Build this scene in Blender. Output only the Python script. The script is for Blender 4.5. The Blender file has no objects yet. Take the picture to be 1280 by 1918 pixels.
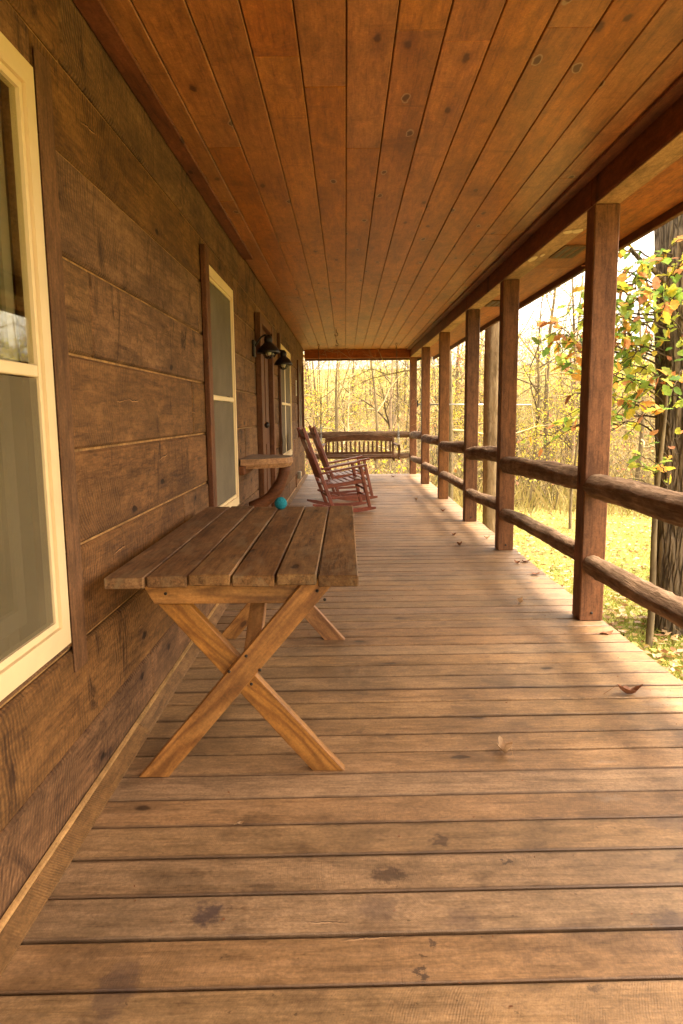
import bpy, bmesh, math, random
import numpy as np
from mathutils import Vector, Matrix, Euler

random.seed(7)
rng = np.random.default_rng(11)
S = bpy.context.scene
COL = S.collection
PI = math.pi

# ------------------------------------------------------------------ camera
CAM_H = 1.25
cd = bpy.data.cameras.new('camera')
cam = bpy.data.objects.new('camera', cd)
COL.objects.link(cam)
p, y_, r_ = math.radians(8.0), math.radians(0.4), math.radians(0.57)
f0 = Vector((-math.sin(y_), math.cos(y_), 0)); r0 = Vector((math.cos(y_), math.sin(y_), 0)); u0 = Vector((0, 0, 1))
F = f0 * math.cos(p) - u0 * math.sin(p)
U = u0 * math.cos(p) + f0 * math.sin(p)
R = r0 * math.cos(r_) - U * math.sin(r_)
U = U * math.cos(r_) + r0 * math.sin(r_)
M = Matrix((R, U, -F)).transposed().to_4x4()
M.translation = (0, 0, CAM_H)
cam.matrix_world = M
cd.sensor_fit = 'VERTICAL'; cd.sensor_height = 36.0; cd.sensor_width = 24.0
cd.lens = 1300 / 1918 * 36.0
cd.clip_start = 0.05; cd.clip_end = 4000
S.camera = cam

# ------------------------------------------------------------------ light
SUN_EL, SUN_AZ = 70.0, 96.0            # azimuth clockwise from +Y (the way the porch runs)
w = bpy.data.worlds.new('World'); S.world = w; w.use_nodes = True
nt = w.node_tree; nt.nodes.clear()
sky = nt.nodes.new('ShaderNodeTexSky'); sky.sky_type = 'NISHITA'; sky.sun_disc = False
sky.sun_elevation = math.radians(SUN_EL); sky.sun_rotation = math.radians(SUN_AZ)
sky.air_density = 1.0; sky.dust_density = 4.0; sky.ozone_density = 0.6
hs = nt.nodes.new('ShaderNodeHueSaturation'); hs.inputs['Saturation'].default_value = 0.25
mx = nt.nodes.new('ShaderNodeMix'); mx.data_type = 'RGBA'; mx.blend_type = 'MULTIPLY'; mx.inputs[0].default_value = 1.0
mx.inputs[7].default_value = (1.0, 0.845, 0.68, 1)
bg = nt.nodes.new('ShaderNodeBackground'); bg.inputs[1].default_value = 0.15
ow = nt.nodes.new('ShaderNodeOutputWorld')
nt.links.new(sky.outputs[0], hs.inputs['Color']); nt.links.new(hs.outputs[0], mx.inputs[6])
nt.links.new(mx.outputs[2], bg.inputs[0]); nt.links.new(bg.outputs[0], ow.inputs[0])

sd = bpy.data.lights.new('sun', 'SUN'); sd.energy = 1.0; sd.angle = math.radians(17.0); sd.color = (1.0, 0.9, 0.74)
so = bpy.data.objects.new('sun', sd); COL.objects.link(so)
el, az = math.radians(SUN_EL), math.radians(SUN_AZ)
sdir = Vector((math.cos(el) * math.sin(az), math.cos(el) * math.cos(az), math.sin(el)))
so.rotation_euler = sdir.to_track_quat('Z', 'Y').to_euler(); so.location = (30, -4, 40)

S.view_settings.view_transform = 'Standard'; S.view_settings.look = 'None'
S.view_settings.exposure = 3.2; S.view_settings.gamma = 1.0
S.view_settings.use_curve_mapping = False
S.cycles.max_bounces = 10; S.cycles.diffuse_bounces = 6; S.cycles.transparent_max_bounces = 12

# ------------------------------------------------------------------ helpers: objects
def obj(name, me, mat=None, parent=None, loc=(0, 0, 0), rot=(0, 0, 0)):
    o = bpy.data.objects.new(name, me); COL.objects.link(o)
    if mat is not None and me is not None and not me.materials:
        me.materials.append(mat)
    if parent is not None: o.parent = parent
    o.location = loc; o.rotation_euler = rot
    return o

def empty(name, loc=(0, 0, 0), rot=(0, 0, 0)):
    o = bpy.data.objects.new(name, None); COL.objects.link(o); o.empty_display_size = 0.1
    o.location = loc; o.rotation_euler = rot
    return o

def tag(o, label=None, cat=None, group=None, kind=None):
    if label: o['label'] = label
    if cat: o['category'] = cat
    if group: o['group'] = group
    if kind: o['kind'] = kind
    return o

def copy_tree(o, parent=None):
    kids = list(o.children)
    c = o.copy(); COL.objects.link(c)
    if parent is not None: c.parent = parent
    for k in kids: copy_tree(k, c)
    return c

def mesh_np(name, V, Fq, smooth=False):
    V = np.asarray(V, dtype=np.float32); Fq = np.asarray(Fq, dtype=np.int32)
    me = bpy.data.meshes.new(name)
    n, k = Fq.shape
    me.vertices.add(len(V)); me.vertices.foreach_set('co', V.ravel())
    me.loops.add(n * k); me.loops.foreach_set('vertex_index', Fq.ravel())
    me.polygons.add(n)
    me.polygons.foreach_set('loop_start', np.arange(0, n * k, k, dtype=np.int32))
    me.polygons.foreach_set('loop_total', np.full(n, k, dtype=np.int32))
    if smooth: me.polygons.foreach_set('use_smooth', np.ones(n, dtype=bool))
    me.update(calc_edges=True)
    return me

def bm_mesh(bm, name, smooth=False):
    bmesh.ops.recalc_face_normals(bm, faces=bm.faces)
    me = bpy.data.meshes.new(name); bm.to_mesh(me); bm.free()
    if smooth:
        me.polygons.foreach_set('use_smooth', np.ones(len(me.polygons), dtype=bool))
    return me

def add_box(bm, c, s, rot=None, bevel=0.0):
    """box centred at c with sizes s, optional Matrix rot; bevels its edges"""
    vs = []
    for dx in (-.5, .5):
        for dy in (-.5, .5):
            for dz in (-.5, .5):
                v = Vector((dx * s[0], dy * s[1], dz * s[2]))
                if rot is not None: v = rot @ v
                vs.append(bm.verts.new(v + Vector(c)))
    q = [(0, 1, 3, 2), (4, 6, 7, 5), (0, 4, 5, 1), (2, 3, 7, 6), (0, 2, 6, 4), (1, 5, 7, 3)]
    fs = [bm.faces.new([vs[i] for i in f]) for f in q]
    if bevel > 0:
        es = list({e for f in fs for e in f.edges})
        bmesh.ops.bevel(bm, geom=es, offset=bevel, segments=1, affect='EDGES', profile=0.7)
    return vs

_bc = {}
def board_mesh(L, W, T, bevel=0.003):
    """plank: length on local X, width on local Y, thickness on local Z"""
    key = (round(L, 3), round(W, 4), round(T, 4), bevel)
    if key not in _bc:
        bm = bmesh.new(); add_box(bm, (0, 0, 0), (L, W, T), bevel=bevel)
        _bc[key] = bm_mesh(bm, 'board')
    return _bc[key]

def plank(name, L, W, T, mat, parent, loc, rot=(0, 0, 0), bevel=0.003):
    me = board_mesh(L, W, T, bevel)
    if me.materials and me.materials[0] != mat:
        me = me.copy(); me.materials.clear()
    return obj(name, me, mat, parent, loc, rot)

def prism(name, pts, h, mat, parent=None, loc=(0, 0, 0), rot=(0, 0, 0), bevel=0.0):
    """polygon in local XY extruded along Z from 0 to h"""
    bm = bmesh.new()
    a = [bm.verts.new((x, y, 0)) for x, y in pts]; b = [bm.verts.new((x, y, h)) for x, y in pts]
    bm.faces.new(a[::-1]); bm.faces.new(b)
    n = len(pts)
    for i in range(n): bm.faces.new((a[i], a[(i + 1) % n], b[(i + 1) % n], b[i]))
    if bevel: bmesh.ops.bevel(bm, geom=list(bm.edges), offset=bevel, segments=1, affect='EDGES')
    return obj(name, bm_mesh(bm, name), mat, parent, loc, rot)

def tube_arrays(P, Rr, n=8, caps=False):
    """quads of a tube through points P with radii Rr"""
    P = np.asarray(P, float); m = len(P)
    T = np.gradient(P, axis=0); T /= (np.linalg.norm(T, axis=1, keepdims=True) + 1e-9)
    ref = np.array([0, 0, 1.0]) if abs(T[0][2]) < 0.9 else np.array([1.0, 0, 0])
    A = np.cross(T, ref); A /= (np.linalg.norm(A, axis=1, keepdims=True) + 1e-9)
    B = np.cross(T, A)
    an = np.linspace(0, 2 * PI, n, endpoint=False)
    Rr = np.asarray(Rr, float).reshape(m, -1)
    if Rr.shape[1] == 1: Rr = np.repeat(Rr, n, axis=1)
    V = P[:, None, :] + Rr[:, :, None] * (np.cos(an)[None, :, None] * A[:, None, :] + np.sin(an)[None, :, None] * B[:, None, :])
    V = V.reshape(-1, 3)
    i = np.arange(m - 1)[:, None] * n; j = np.arange(n)[None, :]; k = (j + 1) % n
    Fq = np.stack([i + j, i + k, i + n + k, i + n + j], axis=-1).reshape(-1, 4)
    if caps:
        c0, c1 = len(V), len(V) + 1
        V = np.vstack([V, P[0], P[-1]])
        jj = np.arange(n); kk = (jj + 1) % n
        b = (m - 1) * n
        Fq = np.vstack([Fq, np.stack([kk, jj, np.full(n, c0), np.full(n, c0)], -1), np.stack([b + jj, b + kk, np.full(n, c1), np.full(n, c1)], -1)])
    return V, Fq

def tube_mesh(name, P, Rr, n=8, smooth=True):
    P = np.asarray(P, float)
    Rr = np.broadcast_to(np.asarray(Rr, float).reshape(-1, 1) if np.ndim(Rr) else np.full((len(P), 1), Rr), (len(P), 1))
    V, Fq = tube_arrays(P, Rr, n)
    bm = bmesh.new()
    vs = [bm.verts.new(v) for v in V]
    for q in Fq: bm.faces.new([vs[i] for i in q])
    bm.faces.new(vs[:n]); bm.faces.new(vs[-n:])
    me = bm_mesh(bm, name)
    if smooth:
        for pl in me.polygons: pl.use_smooth = len(pl.vertices) == 4
    return me

def lathe(name, prof, n=24):
    """profile of (radius, z) spun about Z"""
    bm = bmesh.new(); rings = []
    for rr, z in prof:
        rings.append([bm.verts.new((rr * math.cos(2 * PI * i / n), rr * math.sin(2 * PI * i / n), z)) for i in range(n)])
    for a, b in zip(rings, rings[1:]):
        for i in range(n): bm.faces.new((a[i], a[(i + 1) % n], b[(i + 1) % n], b[i]))
    if prof[0][0] > 1e-5: bm.faces.new(rings[0])
    if prof[-1][0] > 1e-5: bm.faces.new(rings[-1])
    return bm_mesh(bm, name, True)

# ------------------------------------------------------------------ helpers: materials
class NB:
    def __init__(self, name):
        self.m = bpy.data.materials.new(name); self.m.use_nodes = True
        self.t = self.m.node_tree; self.t.nodes.clear()
        self.out = self.t.nodes.new('ShaderNodeOutputMaterial')
    def n(self, typ, **kw):
        nd = self.t.nodes.new(typ)
        for k, v in kw.items(): setattr(nd, k, v)
        return nd
    def l(self, a, b): self.t.links.new(a, b)
    def set(self, sock, v):
        if hasattr(v, 'is_output') or isinstance(v, bpy.types.NodeSocket): self.l(v, sock)
        else: sock.default_value = v
    def math(self, op, a, b=0.0, c=0.0, clamp=False):
        nd = self.n('ShaderNodeMath', operation=op, use_clamp=clamp)
        self.set(nd.inputs[0], a); self.set(nd.inputs[1], b)
        if op in ('MULTIPLY_ADD', 'SMOOTH_MIN'): self.set(nd.inputs[2], c)
        return nd.outputs[0]
    def vmath(self, op, a, b=(0, 0, 0)):
        nd = self.n('ShaderNodeVectorMath', operation=op)
        self.set(nd.inputs[0], a); self.set(nd.inputs[1], b)
        return nd.outputs[0]
    def noise(self, vec, scale, detail=4, rough=0.55, dist=0.0):
        nd = self.n('ShaderNodeTexNoise'); self.l(vec, nd.inputs['Vector'])
        nd.inputs['Scale'].default_value = scale; nd.inputs['Detail'].default_value = detail
        nd.inputs['Roughness'].default_value = rough; nd.inputs['Distortion'].default_value = dist
        return nd.outputs['Fac']
    def ramp(self, fac, stops):
        nd = self.n('ShaderNodeValToRGB'); self.l(fac, nd.inputs[0])
        e = nd.color_ramp.elements
        while len(e) < len(stops): e.new(0.5)
        for i, (pos, c) in enumerate(stops):
            e[i].position = pos
            e[i].color = (c, c, c, 1) if not hasattr(c, '__len__') else (*c, 1)
        return nd.outputs[0]
    def mix(self, fac, a, b, mode='MIX'):
        nd = self.n('ShaderNodeMix', data_type='RGBA', blend_type=mode)
        self.set(nd.inputs[0], fac)
        for s, v in ((nd.inputs[6], a), (nd.inputs[7], b)):
            if hasattr(v, '__len__') and not isinstance(v, bpy.types.NodeSocket): v = (*v[:3], 1)
            self.set(s, v)
        return nd.outputs[2]
    def bsdf(self, col, rough=0.7, spec=0.3, bump=None, bstr=0.3, bdist=0.01, trans=None):
        b = self.n('ShaderNodeBsdfPrincipled')
        if hasattr(col, '__len__') and not isinstance(col, bpy.types.NodeSocket): col = (*col[:3], 1)
        self.set(b.inputs['Base Color'], col); self.set(b.inputs['Roughness'], rough)
        b.inputs['Specular IOR Level'].default_value = spec
        if bump is not None:
            bp = self.n('ShaderNodeBump'); bp.inputs['Strength'].default_value = bstr; bp.inputs['Distance'].default_value = bdist
            self.l(bump, bp.inputs['Height']); self.l(bp.outputs[0], b.inputs['Normal'])
        self.l(b.outputs[0], self.out.inputs[0]); self.b = b
        return self.m

def coords(nb, rnd=True, spread=37.0):
    tc = nb.n('ShaderNodeTexCoord'); oi = nb.n('ShaderNodeObjectInfo')
    v = tc.outputs['Object']
    cx = nb.n('ShaderNodeCombineXYZ')
    nb.l(nb.math('MULTIPLY', oi.outputs['Random'], spread), cx.inputs[0])
    nb.l(nb.math('MULTIPLY', oi.outputs['Random'], spread * 2.7), cx.inputs[1])
    nb.l(nb.math('MULTIPLY', oi.outputs['Random'], spread * 1.3), cx.inputs[2])
    return v, (nb.vmath('ADD', v, cx.outputs[0]) if rnd else v), oi.outputs['Random']

def wood(name, light, mid, dark, rough=0.75, grain=1.0, saw=None, knots=None, blotch=0.35, tint=0.3, fig=0.0,
         bstr=0.35, spec=0.25, streak=0.6, spots=None, flecks=0.0, wear=None, smear=0.0, hue=0.006, mott=0.3, speck=0.25, crack=0.0, edge_dark=0.0, sawh=0.9):
    """light/mid/dark: stain colours; saw=(pitch, amount); knots=(density, pale ring); spots=world-space stains"""
    nb = NB(name)
    raw, v, rnd = coords(nb)
    st = nb.vmath('MULTIPLY', v, (2.0, 24 * grain, 24 * grain))
    g1 = nb.noise(st, 1.0, 7, 0.62, 0.6)
    st2 = nb.vmath('MULTIPLY', v, (6.0, 90 * grain, 90 * grain))
    g2 = nb.noise(st2, 1.0, 4, 0.7)
    b1 = nb.noise(nb.vmath('MULTIPLY', v, (1.0, 2.6, 2.6)), 1.6, 5, 0.6, 0.3)
    g3 = nb.noise(nb.vmath('MULTIPLY', v, (16, 210 * grain, 210 * grain)), 1.0, 3, 0.7)
    gm = nb.math('ADD', nb.math('MULTIPLY', g1, 0.40), nb.math('ADD', nb.math('MULTIPLY', g2, 0.36), nb.math('MULTIPLY', g3, 0.24)))
    spk = nb.noise(v, 95.0, 6, 0.78)
    col = nb.ramp(gm, [(0.38, dark), (0.49, mid), (0.62, light)])
    col = nb.mix(streak, mid, col)
    if fig > 0:          # cathedral figure of flat-sawn softwood
        dn = nb.noise(nb.vmath('MULTIPLY', v, (0.9, 5, 5)), 1.2, 2, 0.4)
        yy = nb.n('ShaderNodeSeparateXYZ'); nb.l(v, yy.inputs[0])
        ph = nb.math('ADD', nb.math('MULTIPLY', dn, 75.0), nb.math('MULTIPLY', yy.outputs[1], 110.0))
        s = nb.math('MULTIPLY_ADD', nb.math('SINE', ph), 0.5, 0.5)
        s = nb.math('POWER', s, 2.5)
        col = nb.mix(nb.math('MULTIPLY', s, fig), col, dark)
    bl = nb.ramp(b1, [(0.32, 1.0 - blotch), (0.55, 1.0), (0.75, 1.0 + blotch * 0.35)])
    col = nb.mix(1.0, col, bl, 'MULTIPLY')
    tv = nb.math('MULTIPLY_ADD', rnd, tint, 1.0 - tint * 0.5)
    mo = nb.noise(nb.vmath('MULTIPLY', v, (11, 24, 24)), 1.0, 9, 0.72, 0.4)
    col = nb.mix(1.0, col, nb.ramp(mo, [(0.34, 1.0 - mott), (0.5, 1.0), (0.66, 1.0 + mott)]), 'MULTIPLY')
    col = nb.mix(1.0, col, nb.ramp(spk, [(0.32, 1.0 - speck), (0.5, 1.0), (0.68, 1.0 + speck)]), 'MULTIPLY')
    if smear > 0:        # dark cross-grain smears round knots and old mill marks
        sn = nb.noise(nb.vmath('MULTIPLY', v, (5.0, 1.9, 1.9)), 1.0, 9, 0.72, 1.2)
        sk_ = nb.ramp(sn, [(0.56, 0.0), (0.66, 1.0)])
        col = nb.mix(nb.math('MULTIPLY', sk_, smear), col, tuple(q * 0.8 for q in dark))
        tk = nb.noise(nb.vmath('MULTIPLY', v, (75, 9, 9)), 1.0, 4, 0.7)
        col = nb.mix(nb.math('MULTIPLY', nb.ramp(tk, [(0.66, 0.0), (0.74, 1.0)]), smear * 0.35), col, dark)
    hsn = nb.n('ShaderNodeHueSaturation'); nb.l(col, hsn.inputs['Color']); nb.l(tv, hsn.inputs['Value'])
    rh = nb.math('FRACT', nb.math('MULTIPLY', rnd, 17.3))
    nb.l(nb.math('MULTIPLY_ADD', rh, hue, 0.5 - hue / 2), hsn.inputs['Hue'])
    nb.l(nb.math('MULTIPLY_ADD', nb.math('FRACT', nb.math('MULTIPLY', rnd, 7.7)), 0.12, 0.94), hsn.inputs['Saturation'])
    col = hsn.outputs[0]
    height = nb.math('MULTIPLY_ADD', g2, 0.5, nb.math('MULTIPLY', g1, 0.6))
    if saw:
        pitch, amt = saw
        sp = nb.n('ShaderNodeSeparateXYZ'); nb.l(raw, sp.inputs[0])
        wob = nb.noise(v, 3.0, 2, 0.5)
        yo = nb.math('ADD', sp.outputs[1], nb.math('MULTIPLY_ADD', nb.math('FRACT', nb.math('MULTIPLY', rnd, 5.1)), 0.5, -0.25))
        arc = nb.math('SQRT', nb.math('MAXIMUM', nb.math('SUBTRACT', 0.2, nb.math('MULTIPLY', yo, yo)), 0.0004))
        sg = nb.math('SUBTRACT', nb.math('MULTIPLY', nb.math('GREATER_THAN', nb.math('FRACT', nb.math('MULTIPLY', rnd, 3.7)), 0.4), 2.0), 1.0)
        u = nb.math('ADD', sp.outputs[0], nb.math('MULTIPLY', arc, sg))
        u = nb.math('ADD', u, nb.math('MULTIPLY', wob, pitch * 4.0))
        u = nb.math('ADD', u, nb.math('MULTIPLY', nb.noise(v, 14.0, 2, 0.5), pitch * 1.5))
        u2 = nb.math('MULTIPLY', u, 2 * PI / pitch)
        sw = nb.math('MULTIPLY_ADD', nb.math('SINE', u2), 0.5, 0.5)
        uneven = nb.noise(nb.vmath('MULTIPLY', v, (60, 3, 3)), 1.0, 2, 0.6)
        mask = nb.ramp(nb.noise(v, 2.2, 3, 0.55), [(0.38, 0.0), (0.6, 1.0)])
        sm = nb.math('MULTIPLY', nb.math('MULTIPLY', sw, mask), nb.math('MULTIPLY_ADD', uneven, 2.6, -0.45))
        col = nb.mix(nb.math('MULTIPLY', sm, amt), col, dark)
        height = nb.math('SUBTRACT', height, nb.math('MULTIPLY', sm, sawh))
    if knots:
        dens, pale = knots
        vk = nb.n('ShaderNodeTexVoronoi', voronoi_dimensions='2D', feature='F1'); vk.inputs['Scale'].default_value = 1.0
        kd = nb.vmath('ADD', nb.vmath('MULTIPLY', v, (2.2, 5.0, 0.0)), (0, 0, 0))
        nz = nb.n('ShaderNodeTexNoise'); nb.l(v, nz.inputs['Vector']); nz.inputs['Scale'].default_value = 18
        kd = nb.vmath('ADD', kd, nb.vmath('MULTIPLY', nz.outputs['Color'], (0.12, 0.12, 0.0)))
        nb.l(kd, vk.inputs['Vector'])
        sel = nb.n('ShaderNodeSeparateColor'); nb.l(vk.outputs['Color'], sel.inputs[0])
        on = nb.math('LESS_THAN', sel.outputs[0], dens)
        core = nb.math('MULTIPLY', nb.ramp(vk.outputs['Distance'], [(0.045, 1.0), (0.085, 0.0)]), on)
        halo = nb.math('MULTIPLY', nb.ramp(vk.outputs['Distance'], [(0.05, 1.0), (0.26, 0.0)]), on)
        col = nb.mix(nb.math('MULTIPLY', halo, 0.45), col, dark)
        col = nb.mix(nb.math('MULTIPLY', core, 0.85), col, tuple(c * 0.45 for c in dark))
        if pale:
            rg = nb.math('MULTIPLY', nb.ramp(vk.outputs['Distance'], [(0.06, 0.0), (0.08, 1.0), (0.10, 0.0)]), nb.math('LESS_THAN', sel.outputs[0], dens * 0.6))
            col = nb.mix(nb.math('MULTIPLY', rg, pale), col, (0.42, 0.30, 0.19))
        height = nb.math('SUBTRACT', height, nb.math('MULTIPLY', core, 0.6))
    if edge_dark > 0:        # darkens the long edges of the boards, broken up by noise
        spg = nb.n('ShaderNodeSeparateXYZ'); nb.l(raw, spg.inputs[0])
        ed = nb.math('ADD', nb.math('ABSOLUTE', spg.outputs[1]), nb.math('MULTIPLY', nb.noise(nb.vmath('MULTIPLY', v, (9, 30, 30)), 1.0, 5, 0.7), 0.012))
        col = nb.mix(nb.math('MULTIPLY', nb.ramp(ed, [(0.0, 0.0), (0.070, 0.0), (0.0765, 1.0)]), edge_dark), col, dark)
    if crack > 0:        # long wandering splits with a pale lip
        spc = nb.n('ShaderNodeSeparateXYZ'); nb.l(raw, spc.inputs[0])
        wv = nb.noise(nb.vmath('MULTIPLY', v, (2.2, 0, 0)), 1.0, 6, 0.6)
        cy = nb.math('ADD', spc.outputs[1], nb.math('MULTIPLY_ADD', wv, 0.16, -0.08))
        cy = nb.math('ADD', cy, nb.math('MULTIPLY_ADD', nb.math('FRACT', nb.math('MULTIPLY', rnd, 9.3)), 0.20, -0.10))
        ca = nb.math('MULTIPLY', nb.ramp(nb.noise(nb.vmath('MULTIPLY', v, (1.3, 0, 0)), 1.0, 3, 0.6), [(0.60, 0.0), (0.63, 1.0)]), crack)
        cl = nb.math('MULTIPLY', nb.math('LESS_THAN', nb.math('ABSOLUTE', cy), 0.0022), ca)
        cp = nb.math('MULTIPLY', nb.math('LESS_THAN', nb.math('ABSOLUTE', nb.math('ADD', cy, 0.004)), 0.002), ca)
        col = nb.mix(cl, col, tuple(q * 0.4 for q in dark)); col = nb.mix(nb.math('MULTIPLY', cp, 0.7), col, tuple(min(1, q * 1.7) for q in light))
        height = nb.math('SUBTRACT', height, cl)
    if flecks > 0:
        fn = nb.noise(nb.vmath('MULTIPLY', v, (28, 60, 60)), 1.0, 3, 0.7)
        fl = nb.ramp(fn, [(0.66, 0.0), (0.74, 1.0)])
        col = nb.mix(nb.math('MULTIPLY', fl, flecks), col, dark)
        fl2 = nb.ramp(nb.noise(nb.vmath('MULTIPLY', v, (9, 150, 150)), 1.0, 3, 0.7), [(0.68, 0.0), (0.76, 1.0)])
        col = nb.mix(nb.math('MULTIPLY', fl2, flecks * 0.6), col, light)
    if wear is not None:
        wn = nb.ramp(nb.noise(nb.vmath('MULTIPLY', v, (5, 11, 11)), 1.0, 6, 0.7, 0.8), [(0.52, 0.0), (0.62, 1.0)])
        col = nb.mix(nb.math('MULTIPLY', wn, wear[0]), col, wear[1])
    rgh = nb.math('MULTIPLY_ADD', gm, 0.2, rough - 0.1)
    if spots:
        geo = nb.n('ShaderNodeNewGeometry')
        pos = geo.outputs['Position']
        nz = nb.n('ShaderNodeTexNoise'); nb.l(pos, nz.inputs['Vector']); nz.inputs['Scale'].default_value = 26; nz.inputs['Detail'].default_value = 8; nz.inputs['Roughness'].default_value = 0.7
        dp = nb.vmath('ADD', pos, nb.vmath('MULTIPLY', nb.vmath('SUBTRACT', nz.outputs['Color'], (0.5, 0.5, 0.5)), (0.13, 0.13, 0.0)))
        for (sx, sy, ax, ay, stren, hue) in spots:
            q = nb.vmath('MULTIPLY', nb.vmath('SUBTRACT', dp, (sx, sy, 0)), (1 / ax, 1 / ay, 0))
            ln = nb.n('ShaderNodeVectorMath', operation='LENGTH'); nb.l(q, ln.inputs[0])
            k = nb.ramp(ln.outputs['Value'], [(0.55, 1.0), (1.0, 0.0)])
            col = nb.mix(nb.math('MULTIPLY', k, stren), col, hue)
        sc = nb.noise(nb.vmath('MULTIPLY', pos, (1, 1, 1)), 5.0, 8, 0.72)
        col = nb.mix(nb.math('MULTIPLY', nb.ramp(sc, [(0.55, 0.0), (0.66, 1.0)]), 0.45), col, dark)
        sc4 = nb.noise(nb.vmath('ADD', pos, (2, 5, 0)), 1.7, 9, 0.68, 0.6)
        col = nb.mix(1.0, col, nb.ramp(sc4, [(0.36, 0.66), (0.52, 1.0), (0.66, 1.14)]), 'MULTIPLY')
        sc2 = nb.noise(nb.vmath('ADD', pos, (9, 3, 0)), 38.0, 3, 0.6)
        col = nb.mix(nb.math('MULTIPLY', nb.ramp(sc2, [(0.69, 0.0), (0.73, 1.0)]), 0.6), col, tuple(c * .5 for c in dark))
        sc3 = nb.noise(nb.vmath('ADD', pos, (4, 7, 0)), 3.2, 8, 0.75)
        col = nb.mix(nb.math('MULTIPLY', nb.ramp(sc3, [(0.60, 0.0), (0.7, 1.0)]), 0.35), col, light)
    return nb.bsdf(col, rgh, spec, height, bstr, 0.004)

def plain(name, col, rough=0.6, spec=0.4, var=0.12, nscale=30, bstr=0.1, metal=0.0):
    nb = NB(name)
    raw, v, rnd = coords(nb)
    n1 = nb.noise(v, nscale, 4, 0.6)
    k = nb.math('MULTIPLY_ADD', n1, var * 2, 1 - var)
    c = nb.mix(1.0, col, nb.ramp(n1, [(0.3, 1 - var), (0.7, 1 + var)]), 'MULTIPLY')
    m = nb.bsdf(c, rough, spec, n1, bstr, 0.003)
    nb.b.inputs['Metallic'].default_value = metal
    return m

def glass_mat(name, tint, refl=0.5, through=0.85):
    nb = NB(name)
    tr = nb.n('ShaderNodeBsdfTransparent'); tr.inputs[0].default_value = (*tint, 1)
    gl = nb.n('ShaderNodeBsdfGlossy'); gl.inputs['Roughness'].default_value = 0.02
    fr = nb.n('ShaderNodeFresnel'); fr.inputs[0].default_value = 1.5
    mxs = nb.n('ShaderNodeMixShader')
    nb.l(nb.math('MULTIPLY', fr.outputs[0], refl), mxs.inputs[0])
    nb.l(tr.outputs[0], mxs.inputs[1]); nb.l(gl.outputs[0], mxs.inputs[2]); nb.l(mxs.outputs[0], nb.out.inputs[0])
    return nb.m

def screen_mat(name, col, cover):
    nb = NB(name)
    raw, v, rnd = coords(nb)
    tr = nb.n('ShaderNodeBsdfTransparent')
    df = nb.n('ShaderNodeBsdfDiffuse'); 
    n1 = nb.noise(v, 260, 2, 0.6); n2 = nb.noise(v, 3, 3, 0.6)
    nb.l(nb.mix(1.0, col, nb.ramp(nb.math('MULTIPLY_ADD', n1, .5, nb.math('MULTIPLY', n2, .5)), [(0.3, .75), (0.7, 1.25)]), 'MULTIPLY'), df.inputs[0])
    mxs = nb.n('ShaderNodeMixShader'); mxs.inputs[0].default_value = cover
    nb.l(tr.outputs[0], mxs.inputs[1]); nb.l(df.outputs[0], mxs.inputs[2]); nb.l(mxs.outputs[0], nb.out.inputs[0])
    return nb.m

def leafy(name, stops, trans=0.35, rough=0.55):
    """leaf sheets: colour differs leaf by leaf (random per island), light shines through"""
    nb = NB(name)
    g = nb.n('ShaderNodeNewGeometry')
    c = nb.ramp(g.outputs['Random Per Island'], stops)
    tc = nb.n('ShaderNodeTexCoord')
    n1 = nb.noise(tc.outputs['Object'], 45, 3, 0.6)
    c = nb.mix(1.0, c, nb.ramp(n1, [(0.3, 0.75), (0.7, 1.2)]), 'MULTIPLY')
    d = nb.n('ShaderNodeBsdfPrincipled'); nb.l(c, d.inputs['Base Color']); d.inputs['Roughness'].default_value = rough
    d.inputs['Specular IOR Level'].default_value = 0.3
    t = nb.n('ShaderNodeBsdfTranslucent'); nb.l(c, t.inputs[0])
    mxs = nb.n('ShaderNodeMixShader'); mxs.inputs[0].default_value = trans
    nb.l(d.outputs[0], mxs.inputs[1]); nb.l(t.outputs[0], mxs.inputs[2]); nb.l(mxs.outputs[0], nb.out.inputs[0])
    return nb.m

def bark(name, light, dark, vs=(9, 9, 1.6), bstr=0.8, bdist=0.03, scale=1.6, vor=.5):
    nb = NB(name)
    raw, v, rnd = coords(nb)
    s = nb.vmath('MULTIPLY', v, vs)
    wn_ = nb.n('ShaderNodeTexNoise'); nb.l(s, wn_.inputs['Vector']); wn_.inputs['Scale'].default_value = 0.9; wn_.inputs['Detail'].default_value = 4
    s = nb.vmath('ADD', s, nb.vmath('MULTIPLY', wn_.outputs['Color'], (1.1, 1.1, 1.1)))
    n1 = nb.noise(s, scale, 6, 0.62, 0.8)
    vo = nb.n('ShaderNodeTexVoronoi', feature='DISTANCE_TO_EDGE'); nb.l(s, vo.inputs['Vector']); vo.inputs['Scale'].default_value = scale * 1.2
    h = nb.math('ADD', n1, nb.math('MULTIPLY', nb.ramp(vo.outputs['Distance'], [(0.0, 0.0), (0.25, 1.0)]), vor))
    c = nb.ramp(nb.math('MULTIPLY', h, 0.95 - .4 * vor), [(0.3, dark), (0.75, light)])
    n2 = nb.noise(v, 2.0, 5, 0.6)
    c = nb.mix(1.0, c, nb.ramp(n2, [(0.3, 0.75), (0.7, 1.2)]), 'MULTIPLY')
    return nb.bsdf(c, 0.9, 0.15, h, bstr, bdist)

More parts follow.
